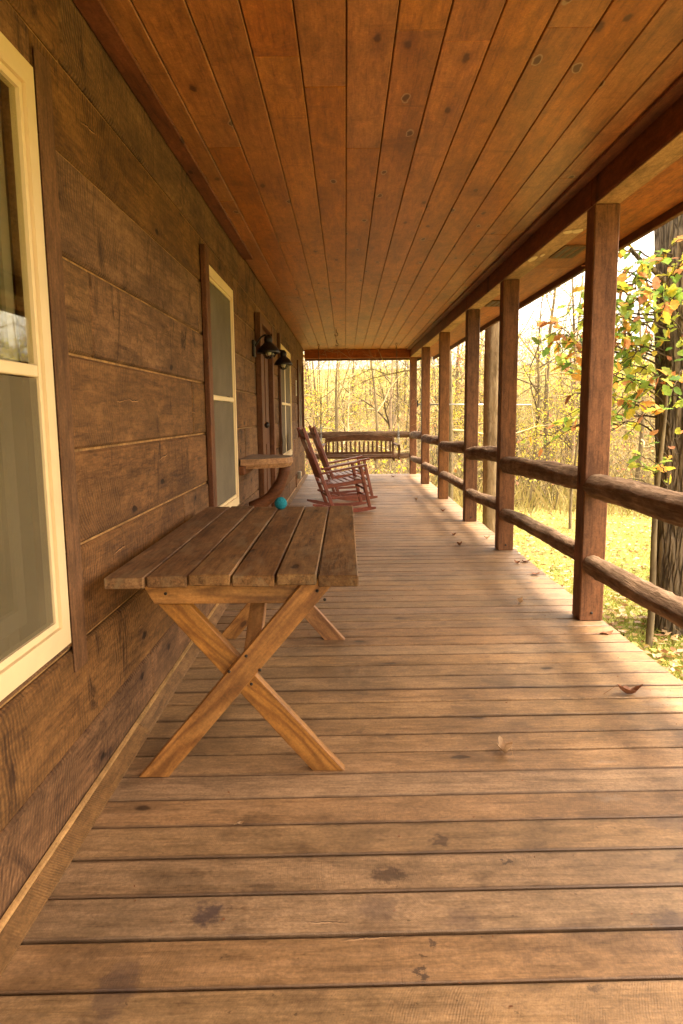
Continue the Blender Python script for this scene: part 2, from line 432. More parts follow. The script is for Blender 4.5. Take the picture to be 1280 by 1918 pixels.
# ---- the palette
DIRT = (0.05, 0.03, 0.02); WET = (0.055, 0.03, 0.018); PURP = (0.07, 0.045, 0.04); ASH = (0.30, 0.22, 0.15)
deck_spots = [(-.36, 1.60, .055, .045, .85, PURP), (.104, 1.744, .06, .038, .7, WET), (-.23, 1.70, .045, .03, .35, WET), (-.52, 1.36, .05, .12, .5, PURP),
              (.07, 1.62, .06, .06, .4, PURP), (.28, 1.58, .05, .05, .35, PURP), (.80, 1.56, .06, .06, .5, PURP), (.84, 1.48, .08, .05, .45, PURP),
              (.27, 1.90, .03, .03, .7, WET), (.44, 1.80, .014, .014, .8, DIRT), (.42, 1.46, .04, .03, .35, WET), (.16, 1.41, .02, .014, .8, DIRT),
              (.20, 1.50, .014, .012, .7, DIRT), (.14, 2.58, .05, .03, .55, WET), (.04, 2.62, .03, .02, .45, WET), (-.28, 1.54, .04, .03, .3, WET),
              (.56, 1.55, .06, .04, .25, WET), (1.0, 1.98, .10, .05, .4, PURP), (.95, 1.80, .05, .04, .4, WET), (.53, 1.36, .02, .016, .6, DIRT),
              (1.32, 2.98, .16, .05, .5, ASH), (1.38, 2.86, .14, .03, .4, ASH), (.86, 2.12, .07, .02, .5, ASH), (.92, 2.36, .05, .02, .4, ASH), (.06, 3.0, .05, .02, .4, WET)]
WOOD_DECK = wood('deck_wood', (.405, .249, .132), (.285, .169, .080), (.078, .040, .018), 0.52, spec=.5, edge_dark=.75, sawh=.14, saw=(0.0062, 0.14), knots=(0.07, 0), blotch=0.26, tint=0.13, spots=deck_spots, flecks=0.4, streak=0.55, bstr=0.5, mott=.26, smear=.12, speck=.30, crack=.7)
WOOD_CEIL = wood('ceiling_wood', (.51, .198, .043), (.378, .129, .022), (.15, .039, .008), 0.44, knots=(0.46, 0.7), blotch=0.36, tint=0.15, streak=0.65, bstr=0.2, spec=0.5, flecks=0.35, smear=.40, mott=.24, speck=.25)
WOOD_SOFFIT = wood('soffit_wood', (.44, .145, .030), (.31, .086, .015), (.12, .028, .005), 0.6, blotch=0.3, tint=0.1, streak=0.8, bstr=0.2, mott=.25, grain=.5)
WOOD_WALL = wood('log_siding_wood', (.262, .136, .054), (.172, .083, .031), (.034, .015, .007), 0.82, saw=(0.020, 0.60), knots=(0.22, 0), blotch=0.40, tint=0.18, streak=0.6, bstr=0.6, flecks=0.45, grain=0.8, smear=.85, mott=.30, speck=.3, crack=.9)
CHINK = wood('groove_wood', (.42, .25, .10), (.32, .175, .065), (.20, .10, .03), 0.8, blotch=0.4)
WOOD_BEAM = wood('beam_wood', (.24, .082, .028), (.175, .054, .017), (.06, .018, .007), 0.6, knots=(0.12, 0), blotch=0.35, tint=0.1, bstr=0.3)
WOOD_ENDBEAM = wood('end_beam_wood', (.36, .105, .030), (.28, .072, .018), (.14, .032, .010), 0.6, blotch=0.25, tint=0.1, bstr=0.3)
WOOD_BEAM_LIT = wood('lit_beam_wood', (.52, .31, .15), (.41, .23, .105), (.21, .105, .042), 0.8, blotch=0.4, tint=0.1)  # paler copy of the beam wood; light on the underside put into colour
WOOD_POST = wood('post_wood', (.230, .098, .036), (.160, .064, .022), (.058, .022, .008), 0.65, knots=(0.3, 0), blotch=0.35, tint=0.15, bstr=0.45, flecks=0.25, streak=.75)
WOOD_TRIM = wood('trim_wood', (.17, .068, .024), (.12, .044, .015), (.05, .018, .006), 0.62, blotch=0.3, bstr=0.35)
WOOD_BASE = wood('base_board_wood', (.27, .15, .060), (.19, .10, .038), (.07, .032, .013), 0.78, saw=(0.010, .3), blotch=0.4, bstr=0.5, flecks=.3, smear=.3)
WOOD_CASE = wood('casing_wood', (.19, .095, .042), (.13, .060, .026), (.055, .023, .010), 0.8, blotch=0.3, bstr=0.7, flecks=0.4)
WOOD_TOP = wood('tabletop_wood', (.280, .160, .066), (.172, .086, .032), (.050, .022, .008), 0.64, knots=(0.15, 0), blotch=0.35, tint=0.22, bstr=0.6, wear=(0.5, (.215, .150, .078)), flecks=0.6, grain=0.8, streak=0.9, smear=.2)
WOOD_LEG = wood('pine_leg_wood', (.50, .250, .080), (.37, .165, .045), (.15, .055, .015), 0.5, knots=(0.30, 0), blotch=0.45, tint=0.2, fig=0.6, flecks=.3, bstr=0.25, grain=0.7, spec=0.4, mott=.2)
WOOD_CHAIR = wood('chair_wood', (.44, .125, .032), (.32, .078, .019), (.15, .034, .009), 0.46, blotch=0.25, tint=0.1, spec=0.4, bstr=0.1)
WOOD_SWING = wood('swing_wood', (.24, .120, .048), (.17, .078, .028), (.08, .033, .012), 0.6, blotch=0.3, tint=0.2)
WOOD_SLAB = wood('slab_wood', (.50, .25, .085), (.36, .165, .05), (.12, .05, .016), 0.65, blotch=0.5, fig=0.4)
WOOD_SLABTOP = wood('slab_top_wood', (.30, .21, .13), (.24, .16, .095), (.10, .06, .03), 0.75, blotch=0.3)
WOOD_RAIL = None
WOOD_CHAIR = wood('chair_wood', (.30, .085, .040), (.23, .055, .025), (.11, .022, .012), 0.38, blotch=0.2, tint=0.1, spec=0.5, bstr=0.1)
WOOD_SWING = wood('swing_wood', (.24, .125, .062), (.17, .082, .038), (.08, .035, .016), 0.6, blotch=0.3, tint=0.2)
WOOD_SLAB = wood('slab_wood', (.45, .24, .10), (.33, .16, .06), (.12, .05, .02), 0.65, blotch=0.45, fig=0.3)
WOOD_SLABTOP = wood('slab_top_wood', (.30, .22, .15), (.24, .17, .11), (.10, .06, .035), 0.75, blotch=0.3)
CREAM = plain('cream_vinyl', (.75, .58, .33), 0.45, 0.4, 0.05, 8, 0.03)
SASHGREY = plain('grey_sash', (.30, .26, .18), 0.5, 0.4, 0.08, 10, 0.03)
WHITE = plain('white_strip', (.72, .66, .56), 0.5, 0.3, 0.05)
IRON = plain('bronze_metal', (.030, .022, .017), 0.42, 0.5, 0.3, 60, 0.1, 0.6)
STEEL = plain('galvanised_steel', (.42, .43, .42), 0.4, 0.5, 0.15, 60, 0.1, 0.9)
RUST = plain('rusty_steel', (.16, .085, .045), 0.6, 0.4, 0.3, 60, 0.2, 0.5)
TEAL = plain('teal_felt', (.022, .19, .23), 0.95, 0.1, 0.25, 140, 0.8)
CURTAIN = plain('curtain_cloth', (.62, .52, .36), 0.9, 0.1, 0.1, 20, 0.1)
ROOMWALL = plain('room_wall', (.18, .15, .10), 0.9, 0.1, 0.1)
DARKWOOD = plain('rough_framing', (.06, .04, .025), 0.9, 0.1, 0.3)
SHINGLE = plain('roof_shingle', (.07, .06, .055), 0.95, 0.1, 0.3, 12, 0.4)
PANE = glass_mat('window_glass', (.90, .90, .82), 0.30)
GLOBE = glass_mat('lamp_glass', (.86, .85, .78), 1.6)
SCREEN = screen_mat('insect_screen', (.19, .150, .085), 0.52)
SCREEN2 = screen_mat('dense_insect_screen', (.205, .166, .115), 0.76)
SCAR = plain('bare_wood', (.70, .52, .33), 0.8, 0.2, 0.1)

# ================================================================== STRUCTURE
# ------------------------------------------------------------------ ground
def gh(x, y):
    """height of the ground"""
    x = np.asarray(x, float); y = np.asarray(y, float)
    d = np.sqrt(np.maximum(x - 1.2, 0) ** 2 * 0.9 + np.maximum(y, 0) ** 2 * 0.55)
    base = -0.62 - 0.055 * np.clip(d - 3, 0, 14)
    rise = np.clip(d - 20, 0, 60)
    hill = 0.12 * rise + 0.0009 * rise ** 2
    hill = np.where(hill > 8.5, 8.5 + 2.5 * (1 - np.exp(-(hill - 8.5) / 4)), hill)
    und = 0.10 * np.sin(x * 0.55 + 1.3) * np.sin(y * 0.42) * np.clip(d / 10, 0, 1) + 0.03 * np.sin(x * 1.9 + y * 1.3)
    return base + hill + und

rad = np.concatenate([np.linspace(0.0, 40, 90), np.geomspace(42, 1800, 40)])
ang = np.linspace(0, 2 * PI, 144, endpoint=False)
RR, AA = np.meshgrid(rad[1:], ang, indexing='ij')
GX = 2 + RR * np.cos(AA); GY = 6 + RR * np.sin(AA)
GV = np.stack([GX, GY, gh(GX, GY)], -1).reshape(-1, 3)
nr, na = RR.shape
ii = np.arange(nr - 1)[:, None] * na; jj = np.arange(na)[None, :]; kk = (jj + 1) % na
GF = np.stack([ii + jj, ii + na + jj, ii + na + kk, ii + kk], -1).reshape(-1, 4)
nb = NB('lawn_soil')
g = nb.n('ShaderNodeNewGeometry'); pos = g.outputs['Position']
n1 = nb.noise(pos, 0.35, 5, 0.6); n2 = nb.noise(pos, 9.0, 5, 0.7); n3 = nb.noise(pos, 55.0, 3, 0.7)
c = nb.ramp(n1, [(0.36, (.22, .180, .055)), (0.52, (.19, .195, .042)), (0.66, (.13, .18, .030))])
c = nb.mix(nb.ramp(n2, [(0.46, 0.0), (0.60, 0.75)]), c, (.26, .175, .085))
c = nb.mix(nb.ramp(n3, [(0.55, 0.0), (0.66, 0.6)]), c, (.08, .10, .025))
lawn_mat = nb.bsdf(c, 0.95, 0.1, n3, 0.6, 0.03)
tag(obj('lawn', mesh_np('lawn', GV, GF, True), lawn_mat), 'yellow green lawn sloping away from the porch and up the wooded hill', 'lawn', kind='structure')

# ------------------------------------------------------------------ deck
deck = empty('porch_deck'); tag(deck, 'weathered brown plank floor of the long porch', 'porch floor', kind='structure')
XE = 1.555
lines = [1.373, 1.526, 1.676, 1.836, 1.991, 2.141, 2.289, 2.439, 2.587, 2.738, 2.895, 3.034, 3.198]
ys = list(lines)
while ys[0] > -1.6: ys.insert(0, ys[0] - 0.152)
while ys[-1] < 14.50: ys.append(ys[-1] + 0.1505 + random.uniform(-.004, .004))
for a, b in zip(ys, ys[1:]):
    mid = (a + b) / 2
    sk = math.radians(1.35) * max(0.0, min(1.0, (13.5 - mid) / 11))
    gap = random.choice([.007, .008, .009, .011]) if mid < 2.4 else random.choice([.013, .015, .017])
    x0, x1 = -.80, XE + random.uniform(-.006, .006)
    L = round((x1 - x0) / math.cos(sk), 2)
    cxm = (x0 + x1) / 2
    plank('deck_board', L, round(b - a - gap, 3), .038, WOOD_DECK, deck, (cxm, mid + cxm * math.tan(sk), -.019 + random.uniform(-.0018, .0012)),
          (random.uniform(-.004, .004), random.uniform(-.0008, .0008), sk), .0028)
for x in (-.7, .0, .75, 1.47):
    plank('joist', 16.2, .045, .19, DARKWOOD, deck, (x, 6.45, -.136), (0, 0, PI / 2))
plank('rim_board', 16.2, .038, .22, WOOD_TRIM, deck, (XE - .035, 6.45, -.15), (PI / 2 * 0, 0, PI / 2))
plank('end_rim_board', 2.3, .038, .22, WOOD_TRIM, deck, (.37, 14.53, -.15))
for yy in (-1, 2.3, 5.6, 8.9, 12.2):
    plank('support_post', 1.6, .14, .14, DARKWOOD, deck, (1.42, yy, -1.03), (0, PI / 2, 0))

# ------------------------------------------------------------------ house
XW = -.85
house = empty('log_house', (XW, 6, 0))
tag(house, 'log sided house wall of rough brown boards along the left of the porch', 'house')
HP = house
def hplank(name, y0, y1, z0, z1, x0, x1, mat, bevel=0.004, parent=None):
    """board of the house between world extents; length runs along the longer of Y and Z"""
    L, Hh = y1 - y0, z1 - z0
    par = parent or HP
    off = Vector(par_world(par))
    c = Vector(((x0 + x1) / 2, (y0 + y1) / 2, (z0 + z1) / 2)) - off
    if L >= Hh:
        return plank(name, round(L, 3), round(Hh, 3), round(x1 - x0, 3), mat, par, c, (PI / 2, 0, PI / 2), bevel)
    return plank(name, round(Hh, 3), round(L, 3), round(x1 - x0, 3), mat, par, c, (0, -PI / 2, 0) if False else (PI, -PI / 2, 0), bevel)
def par_world(o):
    v = Vector((0, 0, 0))
    while o is not None:
        v = v + o.location; o = o.parent
    return v

openings = [(1.02, 2.05, .565, 2.20), (4.36, 5.46, .555, 2.19), (6.86, 7.80, -.02, 2.13), (9.05, 11.05, .63, 2.19), (12.55, 13.9, .95, 2.13)]
rows = [-.06, .238, .540, .842, 1.144, 1.446, 1.735, 2.042, 2.312, 2.60]
def subtract(rect, holes):
    out = [rect]
    for (hy0, hy1, hz0, hz1) in holes:
        nxt = []
        for (a, b, c_, d_) in out:
            if hy1 <= a or hy0 >= b or hz1 <= c_ or hz0 >= d_: nxt.append((a, b, c_, d_)); continue
            if hy0 - a > .01: nxt.append((a, hy0, c_, d_))
            if b - hy1 > .01: nxt.append((hy1, b, c_, d_))
            m0, m1 = max(a, hy0), min(b, hy1)
            if hz0 - c_ > .01: nxt.append((m0, m1, c_, hz0))
            if d_ - hz1 > .01: nxt.append((m0, m1, hz1, d_))
        out = nxt
    return out
holes = [(a, b, c_, d_) for a, b, c_, d_ in openings]
joints = [[-1.6, 2.9, 6.2, 10.4, 14.42], [-1.6, 4.1, 8.6, 12.2, 14.42], [-1.6, 3.6, 7.3, 11.6, 14.42], [-1.6, 5.9, 8.9, 14.42], [-1.6, 3.9, 7.4, 11.9, 14.42],
          [-1.6, 2.4, 6.0, 9.0, 14.42], [-1.6, 4.15, 8.5, 12.3, 14.42], [-1.6, 5.7, 8.95, 14.42], [-1.6, 2.27, 5.75, 9.1, 12.6, 14.42]]
for i in range(9):
    js = joints[i]
    for a, b in zip(js, js[1:]):
        pr = random.uniform(-.003, .004)
        for (q0, q1, q2, q3) in subtract((a + .002, b - .002, rows[i] + .0045, rows[i + 1] - .0045), holes):
            if q1 - q0 < .012 or q3 - q2 < .012: continue
            hplank('wall_board', q0, q1, q2, q3, XW - .045, XW + pr, WOOD_WALL, .009)
# pale groove backing behind the boards, and the room behind
for (q0, q1, q2, q3) in subtract((-1.6, 14.40, -.06, 2.6), holes):
    hplank('wall_backing', q0, q1, q2, q3, XW - .09, XW - .014, CHINK, 0.0)
# log ends at the far corner
for i in range(9):
    e = .10 if i % 2 else .05
    hplank('log_end', 14.42, 14.42 + e, rows[i] + .02, rows[i + 1] - .02, XW - .16, XW - .008 - .015 * (i % 2), WOOD_WALL, .02)
hplank('corner_board', 14.35, 14.45, -.06, 2.6, XW - .20, XW - .06, WOOD_TRIM, .004)
bm = bmesh.new()
for c_, s_ in (((-4.0, 6.4, 1.3), (.1, 16.2, 3.0)), ((-2.45, -1.65, 1.3), (3.2, .1, 3.0)), ((-2.5, 14.3, 1.3), (3.1, .1, 3.0)), ((-2.45, 6.4, -.1), (3.2, 16, .1)), ((-2.45, 6.4, 2.7), (3.2, 16.1, .1))):
    add_box(bm, Vector(c_) - house.location, s_)
obj('room', bm_mesh(bm, 'room'), ROOMWALL, house)
# base board on the deck
def moulding(name, prof, y0, y1, mat):
    """strip with the X,Z profile prof running from y0 to y1; its grain runs along it"""
    L = y1 - y0; bm = bmesh.new()
    e0 = [bm.verts.new((-L / 2, -(x_ - XW), z_)) for x_, z_ in prof]; e1 = [bm.verts.new((L / 2, -(x_ - XW), z_)) for x_, z_ in prof]
    bm.faces.new(e0); bm.faces.new(e1[::-1])
    for i in range(len(prof)):
        j = (i + 1) % len(prof); bm.faces.new((e0[i], e0[j], e1[j], e1[i]))
    return obj(name, bm_mesh(bm, name), mat, house, Vector((XW, (y0 + y1) / 2, 0)) - house.location, (0, 0, PI / 2))
a = -1.6
for b in (1.0, 2.62, 5.2, 6.72, None, 10.3, 14.40):
    if b is None: a = 7.93; continue
    j_ = random.uniform(-.003, .003)
    moulding('base_board', [(XW + .003, .001), (-.790 + j_, .001), (-.791 + j_, .006), (-.832, .034), (XW + .003, .036)], a, b - .002, WOOD_BASE)
    moulding('base_cap', [(XW + .003, .0365), (-.8335, .0345), (-.837, .041), (XW + .003, .046)], a, b - .002, CHINK)
    a = b

# ---- windows
def ring(bm, y0, y1, z0, z1, w, xa, xb):
    """mitred rectangular frame, w wide, from depth xa (back) to xb (front)"""
    o = [(y0, z0), (y1, z0), (y1, z1), (y0, z1)]; i_ = [(y0 + w, z0 + w), (y1 - w, z0 + w), (y1 - w, z1 - w), (y0 + w, z1 - w)]
    V = {}
    for nm, pts in (('o', o), ('i', i_)):
        for k, (y, z) in enumerate(pts):
            for xn, x in (('a', xa), ('b', xb)): V[nm, k, xn] = bm.verts.new((x, y, z))
    for k in range(4):
        j = (k + 1) % 4
        bm.faces.new((V['o', k, 'b'], V['o', j, 'b'], V['i', j, 'b'], V['i', k, 'b']))
        bm.faces.new((V['o', k, 'a'], V['i', k, 'a'], V['i', j, 'a'], V['o', j, 'a']))
        bm.faces.new((V['o', k, 'a'], V['o', j, 'a'], V['o', j, 'b'], V['o', k, 'b']))
        bm.faces.new((V['i', k, 'a'], V['i', k, 'b'], V['i', j, 'b'], V['i', j, 'a']))

def window(y0, y1, z0, z1, fw=.088, screen='half', curtain=True, mullion=False, frame_mat=None):
    fm = frame_mat or CREAM
    root_loc = Vector((XW, (y0 + y1) / 2, (z0 + z1) / 2))
    bm = bmesh.new()
    ly, lz = (y1 - y0) / 2, (z1 - z0) / 2
    w1 = fw * .42; w2 = fw * .36; w3 = fw * .22
    ring(bm, -ly, ly, -lz, lz, w1 - .0015, -.03, .002)
    ring(bm, -ly + w1, ly - w1, -lz + w1, lz - w1, w2 - .0015, -.03, .007)
    ring(bm, -ly + w1 + w2, ly - w1 - w2, -lz + w1 + w2, lz - w1 - w2, w3, -.03, -.003)
    wn = obj('window', bm_mesh(bm, 'window'), fm, HP, root_loc - house.location)
    iy, iz = ly - fw, lz - fw
    # meeting bar
    bm = bmesh.new(); add_box(bm, (-.018, 0, -.005), (.03, 2 * iy - .002, .033), bevel=.003)
    obj('meeting_bar', bm_mesh(bm, 'meeting_bar'), fm, wn)
    if mullion:
        for s in (-1, 1):
            bm = bmesh.new(); add_box(bm, (-.020, 0, s * (iz / 2 + .004) - .005), (.028, .085, iz - .024), bevel=.003)
            obj('mullion', bm_mesh(bm, 'mullion'), fm, wn)
    # inner sashes and panes
    for nm, za, zb, xo in (('upper_sash', 0.0, iz - .003, -.055), ('lower_sash', -iz + .003, -.0, -.085)):
        bm = bmesh.new(); ring(bm, -iy + .003, iy - .003, za, zb, .05, xo - .026, xo)
        s_ = obj(nm, bm_mesh(bm, nm), SASHGREY if frame_mat is None else fm, wn)
        bm = bmesh.new(); add_box(bm, (xo - .012, 0, (za + zb) / 2), (.004, 2 * iy - .11, zb - za - .11))
        obj('pane', bm_mesh(bm, 'pane'), PANE, wn)
    if screen:
        zt = -.026 if screen == 'half' else iz - .002
        sm = SCREEN if screen == 'half' else SCREEN2
        bm = bmesh.new()
        segs = [(-iz + .002, -.026)] if screen == 'half' else [(-iz + .002, -.026), (.016, iz - .002)]
        for a_, b_ in segs: add_box(bm, (-.010, 0, (a_ + b_) / 2), (.0015, 2 * iy - .004, b_ - a_))
        obj('insect_screen', bm_mesh(bm, 'insect_screen'), sm, wn)
    if screen == 'half':
        bm = bmesh.new(); add_box(bm, (-.014, 0, (.016 + iz) / 2), (.003, 2 * iy - .004, iz - .018))
        obj('pane', bm_mesh(bm, 'pane'), PANE, wn)
    if curtain:
        n = 160; yy = np.linspace(-iy - .05, iy + .05, n)
        xx = -.15 + .022 * np.sin(yy * 70 + 2 * np.sin(yy * 9)) + .012 * np.sin(yy * 31)
        V = np.concatenate([np.stack([xx, yy, np.full(n, -iz - .1)], -1), np.stack([xx * 1.0, yy, np.full(n, iz + .1)], -1)])
        k = np.arange(n - 1)
        me = mesh_np('curtain', V, np.stack([k, k + 1, n + k + 1, n + k], -1), True)
        obj('curtain', me, CURTAIN, wn)
    return wn

window(1.02, 2.05, .565, 2.20, screen='half')
window(4.36, 5.46, .555, 2.19, screen='full')
window(9.05, 11.05, .63, 2.19, screen='full', mullion=True)
window(12.55, 13.9, .95, 2.13, screen='full', frame_mat=WOOD_CASE)

def casing(y0, y1, z0, z1, w, proud=.045, ext=.08, head=False, mat=None, near=True, far=True, low=.10):
    m = mat or WOOD_TRIM
    if near: hplank('window_casing', y0 - w, y0 - .002, z0 - low, z1 + ext, XW + .002, XW + proud, m, .004)
    if far: hplank('window_casing', y1 + .002, y1 + w, z0 - low, z1 + ext, XW + .002, XW + proud, m, .004)
    if head: hplank('window_casing', y0, y1, z1 + .002, z1 + ext, XW + .002, XW + proud - .01, m, .004)
casing(1.02, 2.05, .565, 2.20, .105, .010, .06, mat=WOOD_CASE)
casing(4.36, 5.46, .555, 2.19, .115, .034, .06, near=True, far=False)
casing(9.05, 11.05, .63, 2.19, .11, .034, .08, near=True, far=False)
casing(12.55, 13.9, .95, 2.13, .11, .030, .08, near=True, far=True)

# ---- door
for a, b in ((6.72, 6.86), (7.80, 7.93)):
    hplank('door_casing', a, b, .002, 2.21, XW + .002, XW + .055, WOOD_TRIM, .004)
hplank('door_casing', 6.862, 7.798, 2.132, 2.21, XW + .002, XW + .05, WOOD_TRIM, .004)
doorp = obj('door', board_mesh(2.11, .88, .045, .004).copy(), WOOD_TRIM, HP, Vector((XW - .02, 7.345, 1.072)) - house.location, (PI, -PI / 2, 0))
doorp.data.materials.clear(); doorp.data.materials.append(WOOD_TRIM)
bm = bmesh.new()
for zc in (-.55, .5):
    for yc in (-.2, .2):
        add_box(bm, (zc, yc, .026), (.85, .27, .012), bevel=.005)
obj('door_panel', bm_mesh(bm, 'door_panel'), WOOD_TRIM, doorp)
obj('door_knob', lathe('door_knob', [(0.0, .0), (.028, .0), (.028, .008), (.012, .012), (.012, .04), (.03, .05), (.032, .07), (.018, .085), (0, .087)], 16), IRON, doorp, (.08, .36, .022))
hplank('weather_strip', 7.100, 7.125, .03, 2.10, XW + .004, XW + .016, WHITE, .002)
hplank('threshold', 6.862, 7.798, .002, .03, XW - .08, XW + .05, WOOD_TRIM, .004)

# ------------------------------------------------------------------ porch roof
roof = empty('porch_roof'); tag(roof, 'stained board ceiling, beams and eave over the porch', 'porch ceiling', kind='structure')
ZC = 2.56
x = 0.0147 - .1716 * 5; k = 0
while x < 1.44:
    ya = -1.6; jl = [3.67, 8.1, 12.2] if k % 3 == 0 else ([3.01, 7.2, 11.4] if k % 3 == 1 else [2.9, 6.4, 10.2])
    jl = [j + random.uniform(-1.2, 1.2) if k not in (4, 5) else j for j in jl] + [14.46]
    if k == 4: jl[0] = 3.014
    if k == 5: jl[0] = 3.673
    wd = min(.1716, 1.46 - x)
    for jy in jl:
        L = round(jy - ya - .0015, 3)
        plank('ceiling_board', L, round(wd - .0045, 4), .02, WOOD_CEIL, roof, (x + wd / 2, (ya + jy) / 2, ZC + .010 + random.uniform(-.0008, .0008)), (random.uniform(-.003, .003), 0, PI / 2), .003)
        ya = jy
    x += .1716; k += 1
plank('ceiling_backing', 16.1, 2.45, .012, WOOD_BEAM, roof, (.36, 6.43, ZC + .0275), (0, 0, PI / 2), 0)
plank('ceiling_trim', 7.65, .085, .018, WOOD_BEAM, roof, (-.802, 2.225, ZC - .0095), (0, 0, PI / 2), .004)
# post beam, following the slightly skewed line of the posts
SK = math.atan2(1.335 - 1.402, 14.5 - 4.07)          # x per y
def bx(y): return 1.402 + (y - 4.07) * math.tan(SK)
rotb = (0, 0, PI / 2 - SK * 1)
for a, b in ((-1.6, 1.9), (1.9, 4.14), (4.14, 8.07), (8.07, 12.35), (12.35, 14.64)):
    ym = (a + b) / 2
    plank('beam', round(b - a - .003, 3), .139, .152, WOOD_BEAM, roof, (bx(ym) + .0695, ym, 2.482), (0, 0, PI / 2 - SK), .005)
    plank('beam_soffit', round(b - a - .004, 3), .134, .006, WOOD_BEAM_LIT, roof, (bx(ym) + .0715, ym, 2.4025), (0, 0, PI / 2 - SK), .001)  # thin sheet under the beam with its lit look painted in
plank('ceiling_edge_trim', 16.1, .075, .02, WOOD_BEAM, roof, (bx(6.4) - .040, 6.42, ZC - .0105), (0, 0, PI / 2 - SK), .004)
plank('end_beam', 2.24, .09, .175, WOOD_ENDBEAM, roof, (.29, 14.53, 2.475), (0, 0, 0), .005)
# eave: soffit panels, vents, fascia
ya = -1.6
for yb in (0.8, 3.2, 6.02, 8.9, 11.8, 15.1):
    plank('soffit_panel', round(yb - ya - .003, 3), .40, .012, WOOD_SOFFIT, roof, (bx((ya + yb) / 2) + .141 + .205, (ya + yb) / 2, 2.448), (0, 0, PI / 2 - SK), .001)
    ya = yb
plank('end_soffit_panel', 2.5, .5, .012, WOOD_SOFFIT, roof, (.12, 14.86, 2.468), (0, 0, 0), .001)
plank('fascia', 16.9, .034, .20, WOOD_TRIM, roof, (bx(6.8) + .57, 6.8, 2.492), (0, 0, PI / 2 - SK), .004)
plank('end_fascia', 2.72, .034, .20, WOOD_TRIM, roof, (.50, 15.19, 2.492), (0, 0, 0), .004)
def vent(yc):
    v = plank('soffit_vent', .40, .19, .010, WOOD_CASE, roof, (bx(yc) + .29, yc, 2.4370), (0, 0, PI / 2 - SK), .002)
    for k in (-1, 0, 1):
        bm = bmesh.new(); add_box(bm, (0, .058 * k, -.0052), (.36, .034, .002)); obj('slot_shade', bm_mesh(bm, 'slot_shade'), IRON, v)  # raised dark strip, painted in for the shade inside a vent opening
        for q in (-.012, 0, .012):
            bm = bmesh.new(); add_box(bm, (0, .058 * k + q, -.0072), (.358, .0035, .002)); obj('louvre', bm_mesh(bm, 'louvre'), RUST, v)
vent(5.42); vent(7.85); vent(2.6)
for (sx, sy, a_, b_) in ((.045, 4.68, .030, .045), (.098, 4.66, .033, .055), (.03, 5.46, .028, .10), (.07, 5.34, .014, .05)):
    pts = [(a_ * math.cos(t) * random.uniform(.85, 1.1), b_ * math.sin(t) * random.uniform(.85, 1.1)) for t in np.linspace(0, 2 * PI, 14, endpoint=False)]
    prism('pale_scar', pts, .003, SCAR, roof, (bx(sy) + sx, sy, 2.396), (0, 0, 0))
# roof deck above everything
bm = bmesh.new()
vs = [bm.verts.new(v) for v in ((-4.2, -1.75, 4.2), (2.02, -1.75, 2.60), (2.02, 15.3, 2.60), (-4.2, 15.3, 4.2), (-4.2, -1.75, 4.3), (2.02, -1.75, 2.70), (2.02, 15.3, 2.70), (-4.2, 15.3, 4.3))]
for q in ((0, 3, 2, 1), (4, 5, 6, 7), (0, 1, 5, 4), (1, 2, 6, 5), (2, 3, 7, 6), (3, 0, 4, 7)): bm.faces.new([vs[i] for i in q])
obj('roof_deck', bm_mesh(bm, 'roof_deck'), SHINGLE, roof)
bm = bmesh.new(); vs = [bm.verts.new(v) for v in ((-4.2, 15.18, 2.6), (2.0, 15.18, 2.6), (-4.2, 15.18, 4.2))]; bm.faces.new(vs)
r_ = bmesh.ops.extrude_face_region(bm, geom=list(bm.faces)); bmesh.ops.translate(bm, vec=(0, .03, 0), verts=[v for v in r_['geom'] if isinstance(v, bmesh.types.BMVert)])
obj('gable', bm_mesh(bm, 'gable'), WOOD_WALL, roof)
for nm, zc_, xs in (('eave_blocking', 2.59, None),):
    plank(nm, 16.7, .44, .02, DARKWOOD, roof, (1.72, 6.8, 2.585), (0, 0, PI / 2), 0)

# ------------------------------------------------------------------ posts and log rails
posts_y = [-.3, 1.9, 4.07, 6.27, 8.0, 10.16, 12.37, 14.5]
ords = {2: 'nearest square brown porch post, standing left of the big leafy tree', 3: 'square brown porch post just right of the grey knotted tree trunk',
        4: 'square brown porch post just left of the grey knotted tree trunk', 5: 'square brown porch post fourth from the near end of the rail', 6: 'square brown porch post next to the last one at the far end',
        7: 'last square brown porch post, at the far corner by the swing'}
for i, yy in enumerate(posts_y):
    if i < 1: continue
    xx = bx(yy) + .0705 if yy > 3 else bx(yy) + .0705
    po = plank('porch_post', 2.398, .141, .141, WOOD_POST, None, (xx, yy + .0705, 1.1995), (0, -PI / 2, 0), .006)
    po.rotation_euler = (random.uniform(-.002, .002), -PI / 2, random.uniform(-.004, .004))
    tag(po, ords.get(i, 'square brown porch post beside the camera, outside the photo'), 'post', 'square posts along the porch edge')
    b_ = obj('bolt_head', lathe('bolt_head', [(0, 0), (.009, 0), (.008, .005), (0, .006)], 8), IRON, po, (-1.15, -.0725, .0), (PI / 2, 0, 0)) if i < 5 else None

RAILBARK = None
nb = NB('peeled_log')
raw, v, rnd = coords(nb)
s = nb.vmath('MULTIPLY', v, (2.2, 26, 26))
n1 = nb.noise(s, 1.0, 7, 0.68, 1.0); n2 = nb.noise(nb.vmath('MULTIPLY', v, (9, 30, 30)), 1.0, 5, 0.65); n3 = nb.noise(v, 5.0, 4, 0.6)
c = nb.ramp(nb.math('MULTIPLY_ADD', n1, .6, nb.math('MULTIPLY', n2, .4)), [(0.33, (.070, .038, .020)), (0.5, (.205, .125, .070)), (0.68, (.36, .245, .150))])
c = nb.mix(1.0, c, nb.ramp(n3, [(0.3, 0.65), (0.7, 1.25)]), 'MULTIPLY')
RAILBARK = nb.bsdf(c, 0.85, 0.2, nb.math('ADD', n1, n2), 0.9, 0.02)

